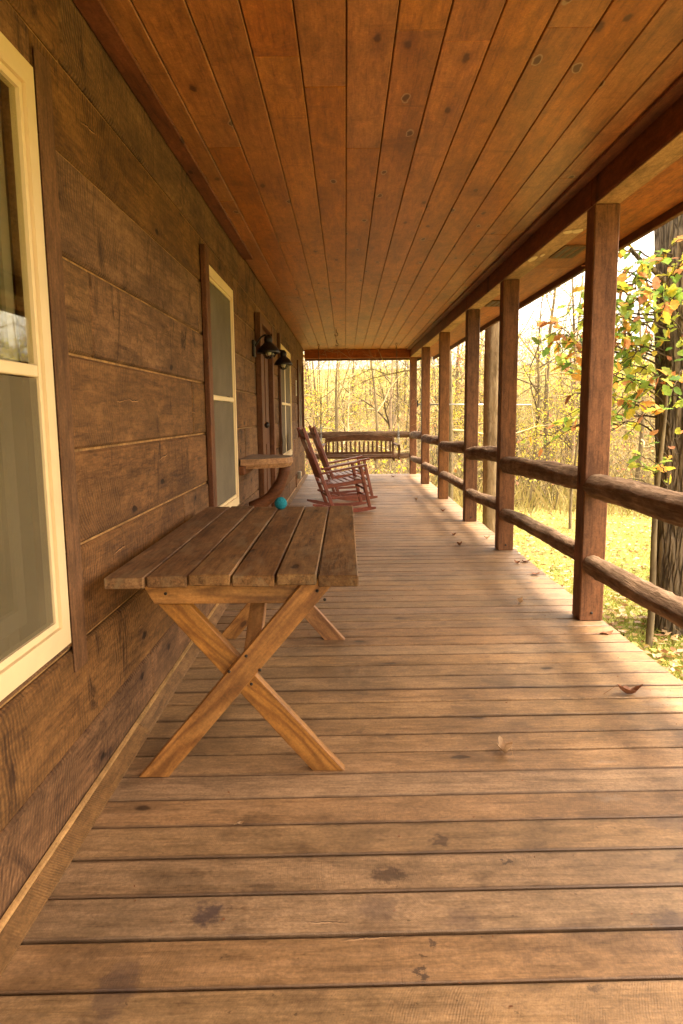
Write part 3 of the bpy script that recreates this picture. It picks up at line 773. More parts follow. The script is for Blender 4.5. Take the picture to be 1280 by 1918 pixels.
def rail(a, b, xa, xb, z0, z1, rad_, label, group, along='y', mat=None):
    """round log from a to b, its thinned ends let into the posts"""
    n, m = 18, 46
    L = b - a; t = np.linspace(0, 1, m); t = np.concatenate([[0, .004, .012, .022, .035, .055], t[4:-4], [.955, .97, .985, .993, 1.0]])
    m = len(t)
    sd_ = random.uniform(0, 100)
    P = np.stack([t * L - L / 2, .006 * np.sin(t * 5 + sd_) - .006 * math.sin(sd_) * (1 - t) - .006 * math.sin(5 + sd_) * t, .007 * np.sin(t * 3.7 + sd_ * 1.7)], -1)
    edge = np.minimum(t, 1 - t) * L
    prof = np.clip(edge / .09, 0, 1); prof = .60 + .40 * np.sqrt(np.maximum(0, 1 - (1 - prof) ** 2))
    an = np.linspace(0, 2 * PI, n, endpoint=False)
    Rr = rad_ * prof[:, None] * (1 + .05 * np.sin(3 * an[None] + 4 * t[:, None] + sd_) + .035 * np.sin(5 * an[None] - 9 * t[:, None] + sd_) + .03 * np.sin(17 * t[:, None] + sd_) * np.cos(an[None] + sd_))
    Rr += rng.normal(0, .0018, Rr.shape)
    V, Fq = tube_arrays(P, Rr, n, caps=True)
    me = bpy.data.meshes.new('log_rail')
    me.from_pydata(V.tolist(), [], [list(dict.fromkeys(q)) for q in Fq.tolist()]); me.update()
    me.polygons.foreach_set('use_smooth', np.ones(len(me.polygons), dtype=bool))
    if along == 'y':
        o = obj('log_rail', me, mat or RAILBARK, None, ((xa + xb) / 2, (a + b) / 2, (z0 + z1) / 2), (0, math.atan2(z0 - z1, L), math.atan2(L, xb - xa)))
    else:
        o = obj('log_rail', me, mat or RAILBARK, None, ((a + b) / 2, xa, (z0 + z1) / 2), (0, math.atan2(z0 - z1, L), 0))
    return tag(o, label, 'rail', group)

rl = ['nearest the camera, running out of the photo', 'between the nearest and second nearest posts', 'in front of the grey knotted trunk', 'left of the grey knotted trunk', 'in the fifth bay from the camera', 'in the last bay before the far corner post']
for j, i in enumerate(range(1, 7)):
    a, b = posts_y[i] + .141, posts_y[i + 1]
    xa, xb = bx(a) + .052, bx(b) + .052
    tag_a = 'thick round log top rail ' + rl[j]; tag_b = 'round log lower rail ' + rl[j]
    rail(a, b, xa, xb, .855 - .02 * (j == 0) + random.uniform(-.01, .01), .805 + random.uniform(-.02, .02), .072 + random.uniform(-.003, .004), tag_a, 'top log rails along the porch edge')
    rail(a, b, xa, xb, .385 + random.uniform(-.01, .01), .345 + random.uniform(-.015, .015), .061 + random.uniform(-.004, .003), tag_b, 'lower log rails along the porch edge')
rail(-.84, bx(14.5), 14.57, 14.57, .815, .832, .067, 'round log top rail across the far end above the swing', 'log rails across the far end', along='x')
rail(-.84, bx(14.5), 14.57, 14.57, .385, .388, .060, 'round log lower rail across the far end behind the swing seat', 'log rails across the far end', along='x')

# ================================================================== OBJECTS
# ------------------------------------------------------------------ picnic table
TB = empty('wooden_table', (-.37, 3.0, 0))
tag(TB, 'weathered plank table with crossed orange pine legs against the wall', 'table')
tl = TB.location
edges = [-.778, -.644, -.509, -.370, -.228, -.094, .039]
for i in range(6):
    g_ = .006 if i != 5 else .004
    a, b = edges[i] + g_ / 2, edges[i + 1] - g_ / 2
    ofs = random.uniform(-.006, .006)
    plank('table_plank', 1.675, round(b - a, 3), .037, WOOD_TOP, TB, ((a + b) / 2 - tl.x, 2.993 + ofs - tl.y, .727 + random.uniform(-.0012, .0012)), (0, random.uniform(-.006, .006), PI / 2), .004)
def xzprism(name, pts, y0, th, mat):
    """outline in X,Z standing between y0 and y0+th; grain runs along its long side"""
    pts = [Vector((x_ - tl.x, z_)) for x_, z_ in pts]
    d = max(((pts[(i + 1) % len(pts)] - pts[i]) for i in range(len(pts))), key=lambda q: q.length)
    an = math.atan2(d.y, d.x)
    c_ = sum(pts, Vector((0, 0))) / len(pts)
    loc = [((q - c_).x * math.cos(an) + (q - c_).y * math.sin(an), -(q - c_).x * math.sin(an) + (q - c_).y * math.cos(an)) for q in pts]
    bm = bmesh.new()
    lo = [bm.verts.new((u_, v_, -th / 2)) for u_, v_ in loc]; hi = [bm.verts.new((u_, v_, th / 2)) for u_, v_ in loc]
    bm.faces.new(lo[::-1]); bm.faces.new(hi)
    for i in range(len(loc)):
        j = (i + 1) % len(loc); bm.faces.new((lo[i], lo[j], hi[j], hi[i]))
    bmesh.ops.bevel(bm, geom=list(bm.edges), offset=.003, segments=1, affect='EDGES')
    return obj(name, bm_mesh(bm, name), mat, TB, (c_.x, y0 + th / 2 - tl.y, c_.y), (PI / 2, -an, 0))
def bolt(x_, y_, z_, ya=-1):
    obj('bolt', lathe('bolt', [(0, 0), (.006, 0), (.005, .003), (0, .004)], 8), IRON, TB, (x_ - tl.x, y_ - tl.y, z_), (PI / 2 * (1 if ya < 0 else -1), 0, 0))
for far in (0, 1):
    yA, yB = (2.267, 2.3055) if not far else (3.7785, 3.740)
    xzprism('leg', [(-.734, 0), (-.630, 0), (-.030, .7075), (-.137, .7075)], yA, .038, WOOD_LEG)
    xzprism('leg', [(-.127, 0), (-.012, 0), (-.540, .6115), (-.648, .6115)], yB, .038, WOOD_LEG)
    xzprism('cleat', [(-.660, .613), (-.10, .613), (-.055, .7075), (-.715, .7075)], yB, .038, WOOD_LEG)
    if not far:
        for q in ((-.405, .385), (-.345, .44), (-.33, .34), (-.30, .39), (-.10, .665), (-.075, .635), (-.62, .65)): bolt(q[0], yA - .0005 if q[0] > -.6 else yB, q[1])
# braces from each cross up to the middle of the top
for ya_, yb_ in ((2.345, 2.86), (3.739, 3.15)):
    d = Vector((0, yb_ - ya_, .70 - .40)); L = d.length
    rx = Matrix(((0, 1, 0), (d.y / L, 0, -d.z / L), (d.z / L, 0, d.y / L))).transposed()
    rm = Matrix((Vector((0, d.y / L, d.z / L)), Vector((1, 0, 0)), Vector((0, d.z / L, -d.y / L)))).transposed()
    b_ = plank('brace', round(L, 3), .058, .038, WOOD_LEG, TB, (-.338 - tl.x, (ya_ + yb_) / 2 - tl.y, .55), rm.to_euler(), .003)
# ball on the table
ball = obj('ball', lathe('ball', [(.034 * math.sin(t), -.034 * math.cos(t)) for t in np.linspace(0, PI, 20)], 28), TEAL, None, (-.352, 3.70, .7805))
tag(ball, 'small fuzzy teal blue ball lying on the far edge of the table', 'ball')

# ------------------------------------------------------------------ slab shelf
SH = empty('slab_shelf', (XW, 5.85, .87)); tag(SH, 'half round live edge wood slab shelf on a curved branch brace by the door', 'shelf')
pts = []
for t in np.linspace(0, 1, 26):
    yy = -.34 + .68 * t
    xx = .015 + .385 * (1 - abs(2 * t - 1) ** 3.2) + .008 * math.sin(t * 30)
    pts.append((xx, yy))
pts = [(.012, -.34)] + pts[1:-1] + [(.012, .34)]
bm = bmesh.new(); lo, mi, hi = [], [], []
for (x_, y__) in pts:
    k = 1 + .0 ; lo.append(bm.verts.new((x_ * .93 + .003, y__ * .95, -.045))); mi.append(bm.verts.new((x_ * 1.0, y__ + random.uniform(-.004, .004), -.01))); hi.append(bm.verts.new((x_ * .985, y__ * .985, .032)))
for a_, b_ in ((lo, mi), (mi, hi)):
    for i in range(len(pts)):
        j = (i + 1) % len(pts); bm.faces.new((a_[i], a_[j], b_[j], b_[i]))
bm.faces.new(lo[::-1]); bm.faces.new(hi)
obj('slab', bm_mesh(bm, 'slab'), WOOD_SLAB, SH)
prism('slab_top', [(x_ * .975 + .001, y__ * .975) for x_, y__ in pts], .0035, WOOD_SLABTOP, SH, (0, 0, .0325))
bm = bmesh.new(); add_box(bm, (.028, -.02, -.052), (.052, .78, .07), bevel=.008)
obj('cleat', bm_mesh(bm, 'cleat'), WOOD_TRIM, SH)
tb = np.linspace(0, 1, 14)
P = np.stack([.04 + .30 * tb ** 1.0 - .06 * np.sin(PI * tb) * -1, np.full(14, -.02), -.40 + .35 * tb ** 1.35 - .0 * tb], -1)
obj('brace', tube_mesh('brace', P, .046 + .010 * (1 - tb) + .004 * np.sin(tb * 14), 12), WOOD_TRIM, SH)

# ------------------------------------------------------------------ lanterns
def lantern(loc, label):
    r = empty('wall_lantern', loc); tag(r, label, 'lantern', 'barn lanterns beside the door')
    bm = bmesh.new(); add_box(bm, (.012, 0, .0), (.022, .12, .15), bevel=.006)
    obj('back_plate', bm_mesh(bm, 'back_plate'), IRON, r)
    t = np.linspace(0, 1, 16)
    P = np.stack([.02 + .125 * t, 0 * t, .02 + .10 * np.sin(PI * .62 * t) + .0 * t], -1)
    obj('arm', tube_mesh('arm', P, .009, 8), IRON, r)
    cxl = .145
    obj('shade', lathe('shade', [(.012, .125), (.02, .12), (.036, .10), (.040, .075), (.036, .055), (.044, .045), (.072, .02), (.098, -.015), (.108, -.04), (.105, -.043), (.068, .012), (.036, .036), (.0, .036)], 28), IRON, r, (cxl, 0, 0))
    obj('globe', lathe('globe', [(.034, .03), (.046, -.01), (.05, -.04), (.044, -.068), (.026, -.086), (0, -.09)], 24), GLOBE, r, (cxl, 0, 0))
    obj('bulb', lathe('bulb', [(.012, .03), (.014, .0), (.028, -.03), (.024, -.055), (0, -.066)], 16), WHITE, r, (cxl, 0, 0))
    for k in range(4):
        a_ = PI / 4 * k
        th = np.linspace(-PI / 2, PI / 2, 13)
        rr_ = .054
        P = np.stack([rr_ * np.sin(th) * math.cos(a_), rr_ * np.sin(th) * math.sin(a_), -.035 - .060 * np.cos(th)], -1)
        obj('cage_wire', tube_mesh('cage_wire', P, .0022, 5), IRON, r, (cxl, 0, 0))
    return r
lantern((XW, 6.55, 1.86), 'dark bronze barn lantern on the wall at the near side of the door')
lantern((XW, 8.10, 1.86), 'dark bronze barn lantern on the wall at the far side of the door')

# ------------------------------------------------------------------ rocking chairs
def bar(name, a, b, w_, t_, mat, par, up=(0, 0, 1), bevel=.004):
    """straight stick from a to b, w_ wide across, t_ thick towards up"""
    a, b = Vector(a), Vector(b); d = (b - a); L = d.length; xx = d / L
    zz = Vector(up); zz = (zz - xx * zz.dot(xx)).normalized(); yy = zz.cross(xx)
    rm = Matrix((xx, yy, zz)).transposed()
    return plank(name, round(L, 3), w_, t_, mat, par, (a + b) / 2, rm.to_euler(), bevel)
def rocking_chair(loc, rz, label):
    r = empty('rocking_chair', loc, (0, 0, rz)); tag(r, label, 'rocking chair', 'red rocking chairs on the porch')
    W = .27
    for s in (-1, 1):
        t = np.linspace(0, 1, 22); X_ = -.44 + .82 * t
        Z_ = .024 + .40 * (X_ - .06) ** 2
        Z_ = np.where(X_ > .06, .024 + .36 * (X_ - .06) ** 2, Z_)
        top = np.stack([X_, Z_ + .030 * np.minimum(1, np.minimum(t, 1 - t) * 7 + .15)], -1); bot = np.stack([X_, Z_ - .022], -1)
        prism_pts = [tuple(q) for q in bot] + [tuple(q) for q in top[::-1]]
        prism('rocker', prism_pts, .034, WOOD_CHAIR, r, (0, s * W + .017, 0), (PI / 2, 0, 0))
        bar('back_post', (-.175, s * W, .06), (-.545, s * W * 1.0, 1.085), .034, .045, WOOD_CHAIR, r, (1, 0, 0), .006)
        bar('front_leg', (.305, s * W, .05), (.185, s * (W), .592), .036, .042, WOOD_CHAIR, r, (1, 0, 0), .006)
        bar('arm', (-.345, s * (W + .004), .505), (.265, s * (W + .02), .612), .085, .024, WOOD_CHAIR, r, (0, 0, 1), .008)
        bar('side_rail', (-.29, s * W, .335), (.225, s * W, .405), .026, .05, WOOD_CHAIR, r, (0, 0, 1), .004)
        bar('side_stretcher', (-.21, s * W, .19), (.27, s * W, .215), .022, .03, WOOD_CHAIR, r, (0, 0, 1), .004)
    for z_, x_ in ((.30, .250), (.20, .275)):
        bar('front_stretcher', (x_, -W + .02, z_), (x_, W - .02, z_), .022, .03, WOOD_CHAIR, r, (0, 0, 1), .004)
    bar('rear_stretcher', (-.225, -W + .02, .21), (-.225, W - .02, .21), .022, .03, WOOD_CHAIR, r, (0, 0, 1), .004)
    for k in range(8):      # seat slats run across, dipping a little
        u = k / 7; x_ = -.275 + .50 * u; z_ = .368 + .075 * u - .022 * math.sin(PI * u)
        bar('seat_slat', (x_, -W + .022, z_), (x_, W - .022, z_), .056, .016, WOOD_CHAIR, r, (-.12, 0, 1), .004)
    def bp(z_): return -.175 - .37 * (z_ - .06) / 1.025
    bar('back_rail', (bp(1.0) , -W + .02, 1.0), (bp(1.0), W - .02, 1.0), .018, .13, WOOD_CHAIR, r, (-.34, 0, .94), .004)
    bar('back_rail', (bp(.46), -W + .02, .46), (bp(.46), W - .02, .46), .022, .06, WOOD_CHAIR, r, (-.34, 0, .94), .004)
    for k in range(6):
        yy = -.195 + .078 * k
        bar('back_slat', (bp(.44) - .012, yy, .44), (bp(.96) - .03, yy, .96), .052, .012, WOOD_CHAIR, r, (1, 0, 0), .003)
    return r
rocking_chair((-0.045, 9.10, 0), math.radians(11), 'red brown slatted rocking chair nearer the table, facing the railing')
rocking_chair((0.04, 10.32, 0), math.radians(9), 'red brown slatted rocking chair farther from the table, beyond the other rocker')

# ------------------------------------------------------------------ porch swing
SW = empty('porch_swing', (.27, 13.35, .45)); tag(SW, 'slatted wooden porch swing with arched back hanging on chains at far end', 'swing')
hw = .70
for k in range(6): bar('seat_slat', (-hw, -.20 + .083 * k, -.0 - .02 * math.sin(PI * k / 5)), (hw, -.20 + .083 * k, -.0 - .02 * math.sin(PI * k / 5)), .07, .02, WOOD_SWING, SW)
for x_ in (-hw + .06, -.02, .28, hw - .06): bar('seat_bearer', (x_, -.26, -.045), (x_, .26, -.03), .038, .06, WOOD_SWING, SW)
def sb(z_): return .255 + .22 * z_
n = 20
top_pts = [(-.665 + 1.33 * t, .335 + .07 * math.sin(PI * t)) for t in np.linspace(0, 1, n)]
bot_pts = [(-.665 + 1.33 * t, .265 + .025 * math.sin(PI * t)) for t in np.linspace(0, 1, n)]
prism('top_rail', bot_pts + top_pts[::-1], .03, WOOD_SWING, SW, (0, sb(.3) - .0 + .03, 0), (PI / 2, 0, 0))
bar('bottom_rail', (-.665, sb(.05), .05), (.665, sb(.05), .05), .028, .045, WOOD_SWING, SW)
for s in (-1, 1):
    bar('back_stile', (s * .655, sb(-.03), -.05), (s * .655, sb(.35), .36), .045, .032, WOOD_SWING, SW, (0, 1, 0))
    bar('arm_post', (s * .735, -.22, -.06), (s * .735, -.22, .20), .042, .042, WOOD_SWING, SW, (0, 1, 0))
    bar('arm_rest', (s * .72, -.27, .215), (s * .68, sb(.2), .235), .075, .024, WOOD_SWING, SW)
n = 15
for k in range(n):
    x_ = -.60 + 1.20 * k / (n - 1)
    bar('back_slat', (x_, sb(.06) + .003, .07), (x_, sb(.28) + .003, .275), .036, .014, WOOD_SWING, SW, (0, 1, 0), .003)
def chain(name, a, b, par, mat):
    """oval links, each a ring, turned alternately"""
    a, b = Vector(a), Vector(b); d = b - a; L = d.length; pitch = .034; nl = int(L / pitch)
    q = d.to_track_quat('Z', 'Y').to_matrix()
    th = np.linspace(0, 2 * PI, 9)[:-1]
    Vs, Fs, o_ = [], [], 0
    for i in range(nl):
        c_ = a + d * ((i + .5) / nl)
        lx, lz = .010 * np.cos(th), .024 * np.sin(th)
        P = np.stack([lx, 0 * lx, lz], -1) if i % 2 == 0 else np.stack([0 * lx, lx, lz], -1)
        P = np.vstack([P, P[:1]])
        V, Fq = tube_arrays(P, np.full(len(P), .0042), 4)
        V = V @ np.array(q).T + np.array(c_)
        Vs.append(V); Fs.append(Fq + o_); o_ += len(V)
    return obj(name, mesh_np(name, np.vstack(Vs), np.vstack(Fs)), mat, par)
for xt, s in ((-.494, -1), (.965, 1)):
    lx = s * .745
    top = (xt - .27, 13.32 - 13.35, ZC - .45 - .045)
    j_ = (lx * .985 + (.0 if s > 0 else .0), -.03, .62)
    chain('chain', top, j_, SW, RUST)
    chain('chain', j_, (lx, -.235, -.03), SW, STEEL)
    chain('chain', j_, (lx * .985, sb(.1) - .02, .235), SW, STEEL)
    obj('chain_hook', tube_mesh('chain_hook', [(top[0] + .018 * math.sin(t), top[1], top[2] + .022 - .02 * math.cos(t)) for t in np.linspace(.2, 2 * PI - .6, 12)], .004, 6), RUST, SW)

# ------------------------------------------------------------------ small things
def hook(x_, y__, label):
    h = empty('ceiling_hook', (x_, y__, ZC)); tag(h, label, 'hook', 'rusty hooks in the porch ceiling')
    obj('shank', tube_mesh('shank', [(0, 0, .0), (0, 0, -.05)], .005, 8), RUST, h)
    obj('hook_bend', tube_mesh('hook_bend', [(.024 * math.sin(t), 0, -.075 + .025 * math.cos(t)) for t in np.linspace(0, 4.7, 16)], .005, 8), RUST, h)
hook(-.132, 11.08, 'rusty screw hook in the ceiling, the nearer of two')
hook(-.143, 12.64, 'rusty screw hook in the ceiling, the farther of two, near the end beam')

ob = empty('outlet_box', (XW, 12.1, .21)); tag(ob, 'grey weatherproof outlet box low on the wall behind the rockers', 'outlet')
bm = bmesh.new(); add_box(bm, (.035, 0, 0), (.066, .13, .13), bevel=.01); obj('cover', bm_mesh(bm, 'cover'), SASHGREY, ob)
bm = bmesh.new(); add_box(bm, (.072, 0, .02), (.012, .10, .07), bevel=.004); obj('flap', bm_mesh(bm, 'flap'), CREAM, ob)
obj('conduit', tube_mesh('conduit', [(.012, -.45, -.20), (.012, -.45, .02), (.012, -.40, .05), (.02, -.06, .0)], .008, 8), WOOD_TRIM, ob)

tm = empty('wall_thermometer', (XW, 11.95, 1.70)); tag(tm, 'narrow pale thermometer board on the wall between the two far windows', 'thermometer')
bm = bmesh.new(); add_box(bm, (.018, 0, 0), (.016, .07, .26), bevel=.004); obj('back_board', bm_mesh(bm, 'back_board'), WHITE, tm)
obj('glass_tube', tube_mesh('glass_tube', [(.029, 0, -.09), (.029, 0, .10)], .004, 8), RUST, tm)

fl = empty('flood_light', (bx(14.9) + .33, 14.75, 2.44)); tag(fl, 'small dark flood light with one pale lamp under the far eave corner', 'flood light')
obj('mount', lathe('mount', [(0, 0), (.05, 0), (.05, -.02), (0, -.022)], 16), IRON, fl)
obj('lamp_arm', tube_mesh('lamp_arm', [(-.01, 0, -.02), (-.10, 0, -.07), (-.17, 0, -.09)], .018, 8), IRON, fl)
obj('lamp_arm', tube_mesh('lamp_arm', [(.01, 0, -.02), (.09, 0, -.06)], .014, 8), IRON, fl)
obj('lamp_head', lathe('lamp_head', [(0, .05), (.03, .045), (.055, -.02), (.05, -.05), (0, -.06)], 16), WHITE, fl, (.11, -.01, -.085), (.9, .5, 0))

rod = empty('steel_rod', (bx(14.5) + .16, 14.62, 1.44)); tag(rod, 'thin pale steel rod reaching sideways from the far corner post', 'rod')
bm = bmesh.new(); add_box(bm, (0, 0, .02), (.04, .05, .14), bevel=.004); obj('bracket', bm_mesh(bm, 'bracket'), IRON, rod)
obj('bar', tube_mesh('bar', [(0, 0, 0), (2.4, .1, -.03)], .016, 10), STEEL, rod)

# fallen leaves on the deck
LEAF_DRY = leafy('dry_leaf', [(0, (.20, .075, .04)), (1, (.28, .12, .05))], 0.15, 0.6)
LEAF_TAN = leafy('tan_leaf', [(0, (.42, .26, .13)), (1, (.48, .31, .17))], 0.2, 0.6)
def leaf_blade(L, W, curl, fold, lobes=0, seed=0):
    """one leaf: two halves folded on the midrib, curled along it, with a stalk"""
    rd = random.Random(seed)
    n = 11; V, Fc = [], []
    for i in range(n):
        t = i / (n - 1)
        wd = W * (math.sin(PI * t ** .8) ** .8) * (1 + (.35 * math.cos(t * lobes * 2 * PI) if lobes else 0)) * .5 + .0004
        zc_ = curl * L * (t - .5) ** 2 * 2.2 + rd.uniform(-.02, .02) * L
        x_ = (t - .5) * L
        V += [(x_, -wd, zc_ + fold * wd + rd.uniform(-.1, .25) * wd), (x_, 0, zc_), (x_, wd, zc_ + fold * wd * rd.uniform(.6, 1.4))]
    for i in range(n - 1):
        b_ = i * 3
        Fc += [(b_, b_ + 1, b_ + 4, b_ + 3), (b_ + 1, b_ + 2, b_ + 5, b_ + 4)]
    zmin = min(v[2] for v in V); V = [(x_, y__, z_ - zmin) for x_, y__, z_ in V]
    k0 = len(V); x0_, z0_ = V[1][0], V[1][2]
    st = [(x0_, 0, z0_), (x0_ - L * .2, .01 * L, z0_ * .6), (x0_ - L * .5, .05 * L, .002)]
    for (a_, b_, c__) in st: V += [(a_, b_ - .0009, c__), (a_, b_ + .0009, c__), (a_, b_, c__ + .0018)]
    for i in range(2):
        for j in range(3):
            Fc.append((k0 + i * 3 + j, k0 + i * 3 + (j + 1) % 3, k0 + i * 3 + 3 + (j + 1) % 3, k0 + i * 3 + 3 + j))
    me = bpy.data.meshes.new('leaf'); me.from_pydata(V, [], Fc); me.update()
    me.polygons.foreach_set('use_smooth', np.ones(len(me.polygons), dtype=bool))
    return me
leafspec = [(.578, 2.427, .075, .05, 1.2, 1.0, 1.9, LEAF_TAN, 'curled tan dry leaf lying alone in the middle of the near deck'),
            (1.476, 3.822, .085, .05, .35, .2, .3, LEAF_DRY, 'flat reddish leaf on the deck just before the nearest post'),
            (1.26, 2.965, .12, .05, .7, 1.0, 0.1, LEAF_DRY, 'twisted dark brown leaf with long stalk on the sunny right deck edge'),
            (1.464, 5.28, .085, .05, .3, .3, .4, LEAF_DRY, 'brown leaf at the deck edge between the two nearest posts'),
            (1.425, 5.70, .07, .04, .8, .6, 2.2, LEAF_DRY, 'small curled leaf, left one of the pair before the second post'),
            (1.51, 5.75, .085, .05, .5, .3, .2, LEAF_DRY, 'broad leaf, right one of the pair before the second post'),
            (1.147, 4.474, .06, .04, 1.2, .9, 1.0, LEAF_TAN, 'small crumpled pale leaf left of the nearest post base'),
            (1.077, 6.517, .06, .045, 1.2, .9, .6, LEAF_DRY, 'crumpled brown leaf on the deck left of the second post'),
            (1.107, 7.075, .06, .04, 1.0, .8, 2.6, LEAF_DRY, 'small brown leaf on the deck between second and third posts'),
            (1.408, 6.874, .07, .05, .8, .6, .3, LEAF_TAN, 'tan leaf at the deck edge beside the grey trunk'),
            (1.245, 8.859, .07, .05, .9, .7, .3, LEAF_DRY, 'brown leaf on the deck beyond the third post'),
            (1.022, 10.05, .07, .05, .9, .7, 1.3, LEAF_TAN, 'small tan leaf on the far deck right of the rockers'),
            (.95, 13.9, .10, .06, .6, .5, .2, LEAF_DRY, 'dark leaf on the deck beside the porch swing'),
            (-.335, 1.989, .022, .016, .4, .3, .5, LEAF_TAN, 'tiny pale scrap of leaf on the deck in front of the table')]
for i, (x_, y__, L, W_, cu, fo, rz, mt, lb) in enumerate(leafspec):
    o = obj('fallen_leaf', leaf_blade(L, W_, cu, fo, 0 if i % 3 else 2, i), mt, None, (x_, y__, .0012), (0, 0, rz))
    tag(o, lb, 'leaf', 'fallen leaves on the deck')

def leaf_quads(rs, C_, size, per=3, spread=.15, droop=.3):
    """small folded leaf quads around points C_"""
    C_ = np.repeat(np.asarray(C_), per, axis=0); m = len(C_)
    C_ = C_ + rs.normal(0, spread, C_.shape)
    a_ = rs.normal(0, 1, (m, 3)); a_[:, 2] -= droop; a_ /= np.linalg.norm(a_, axis=1, keepdims=True)
    b_ = rs.normal(0, 1, (m, 3)); b_ -= (b_ * a_).sum(1, keepdims=True) * a_; b_ /= np.linalg.norm(b_, axis=1, keepdims=True)
    s_ = size * rs.uniform(.6, 1.3, (m, 1))
    V = np.stack([C_, C_ + a_ * s_ * .5 + b_ * s_ * .33, C_ + a_ * s_, C_ + a_ * s_ * .5 - b_ * s_ * .33], 1).reshape(-1, 3)
    return V, np.arange(m * 4).reshape(-1, 4)

N = 420
cxs = np.where(rng.random(N) < .55, 1.54 - rng.exponential(.16, N), rng.uniform(-.72, 1.5, N)); cys = 1.3 + 12.5 * rng.random(N) ** 1.7
ok = (cxs > -.74) & (cxs < 1.54); cxs, cys = cxs[ok], cys[ok]
V, Fq = leaf_quads(rng, np.stack([cxs, cys, np.full(len(cxs), .004)], -1), .011, 1, .0, 0)
c_ = V.reshape(-1, 4, 3); c_[:, :, 2] = .0022 + np.abs(c_[:, :, 2] - .004) * .35
tag(obj('leaf_crumbs', mesh_np('leaf_crumbs', c_.reshape(-1, 3), Fq), LEAF_DRY), 'tiny dry leaf crumbs and grit scattered over the deck boards', 'debris', kind='stuff')

# ================================================================== TREES AND WOODS
BARK_BIG = bark('furrowed_bark', (.27, .205, .13), (.060, .042, .026), (11, 11, 1.7), 1.0, 0.05)
BARK_GREY = bark('smooth_grey_bark', (.47, .34, .20), (.20, .135, .075), (10, 10, 3.0), 0.6, 0.02, vor=.10)
BARK_PALE = bark('pale_bark', (.25, .19, .10), (.075, .052, .028), (8, 8, 2.0), 0.4, 0.02, vor=.12)
BARK_TWIG = plain('twig_bark', (.35, .27, .14), 0.9, 0.1, 0.3, 3, 0.1)
BARK_DARK = plain('dark_twig_bark', (.085, .060, .033), 0.9, 0.1, 0.3, 3, 0.1)
LEAF_YEL = leafy('yellow_leaves', [(0.0, (.56, .52, .04)), (.4, (.70, .54, .04)), (.7, (.42, .44, .06)), (.9, (.40, .24, .05)), (1, (.38, .14, .05))], 0.45)
LEAF_MIX = leafy('autumn_oak_leaves', [(0.0, (.10, .19, .035)), (.28, (.20, .30, .05)), (.5, (.36, .40, .06)), (.68, (.55, .48, .06)), (.80, (.55, .28, .06)), (.92, (.38, .12, .05)), (1, (.16, .06, .03))], 0.5)
LEAF_NEAR = leafy('sapling_leaves', [(0.0, (.13, .26, .05)), (.3, (.32, .46, .08)), (.55, (.52, .55, .09)), (.72, (.75, .62, .07)), (.84, (.78, .36, .08)), (.95, (.68, .30, .16)), (1, (.24, .08, .03))], 0.6)
LEAF_BRUSH = leafy('brush_leaves', [(0.0, (.42, .37, .07)), (.4, (.52, .36, .11)), (.7, (.38, .23, .09)), (.9, (.36, .16, .10)), (1, (.38, .12, .10))], 0.4)

def grow(rs, start, direc, L, r0_, lvl, maxl, out, tips, bend=.25, up=.05, nchild=(3, 6), ratio=(.45, .7), sides=(8, 5, 4, 3, 3), start_t=.3):
    n = (9, 7, 5, 4, 3)[min(lvl, 4)]
    P = [np.array(start, float)]; d = np.array(direc, float); d /= np.linalg.norm(d)
    for i in range(n - 1):
        d = d + rs.normal(0, bend / math.sqrt(n) * (1.5 if lvl else .35), 3); d[2] += up
        d /= np.linalg.norm(d); P.append(P[-1] + d * L / (n - 1))
    P = np.array(P); t = np.linspace(0, 1, n)
    Rr = r0_ * (1 - t * .85) + .0015
    out.append(tube_arrays(P, Rr, sides[min(lvl, 4)]))
    if lvl >= maxl:
        tips.append(P[-1]); tips.append(P[len(P) // 2]); return
    for _ in range(rs.integers(nchild[0], nchild[1] + 1)):
        s_ = rs.uniform(start_t if lvl == 0 else .2, 1.0); k = s_ * (n - 1); i = min(int(k), n - 2); f_ = k - i
        q = P[i] * (1 - f_) + P[i + 1] * f_
        dd = P[i + 1] - P[i]; dd /= np.linalg.norm(dd)
        pr = rs.normal(0, 1, 3); pr -= pr.dot(dd) * dd; pr /= np.linalg.norm(pr)
        a_ = rs.uniform(.5, 1.15)
        nd = dd * math.cos(a_) + pr * math.sin(a_)
        grow(rs, q, nd, L * rs.uniform(*ratio) * (1.1 - .45 * s_), max(r0_ * (1 - .8 * s_) * .55, .003), lvl + 1, maxl, out, tips, bend * 1.2, up, nchild, ratio, sides, start_t)

def merge(parts):
    Vs, Fs, o_ = [], [], 0
    for V, Fq in parts:
        Vs.append(V); Fs.append(Fq + o_); o_ += len(V)
    return np.vstack(Vs), np.vstack(Fs)

def tree_meshes(seed, H, r, maxl, nchild, leaf=None, bend=.3, up=.06, ratio=(.4, .65), start_t=.3, lean=(0, 0), per=1, frac=.3):
    rs = np.random.default_rng(seed)
    out, tips = [], []
    grow(rs, (0, 0, -.15), (lean[0], lean[1], 1), H, r, 0, maxl, out, tips, bend, up, nchild, ratio, start_t=start_t)
    V, Fq = merge(out[:1]); tr = mesh_np('trunk', V, Fq, True)
    V, Fq = merge(out[1:]); br = mesh_np('branches', V, Fq, True)
    lf = None
    if leaf:
        tips = np.array(tips); sel = tips[rs.random(len(tips)) < frac]
        if len(sel):
            V, Fq = leaf_quads(rs, sel, leaf, per, .18); lf = mesh_np('foliage', V, Fq)
    return tr, br, lf

def at(px, Y): return (px - 647.3) / 1300.0 * Y * 1.0     # ray of a photo column at distance Y
def ground_at(x_, y__): return float(gh(x_, y__))

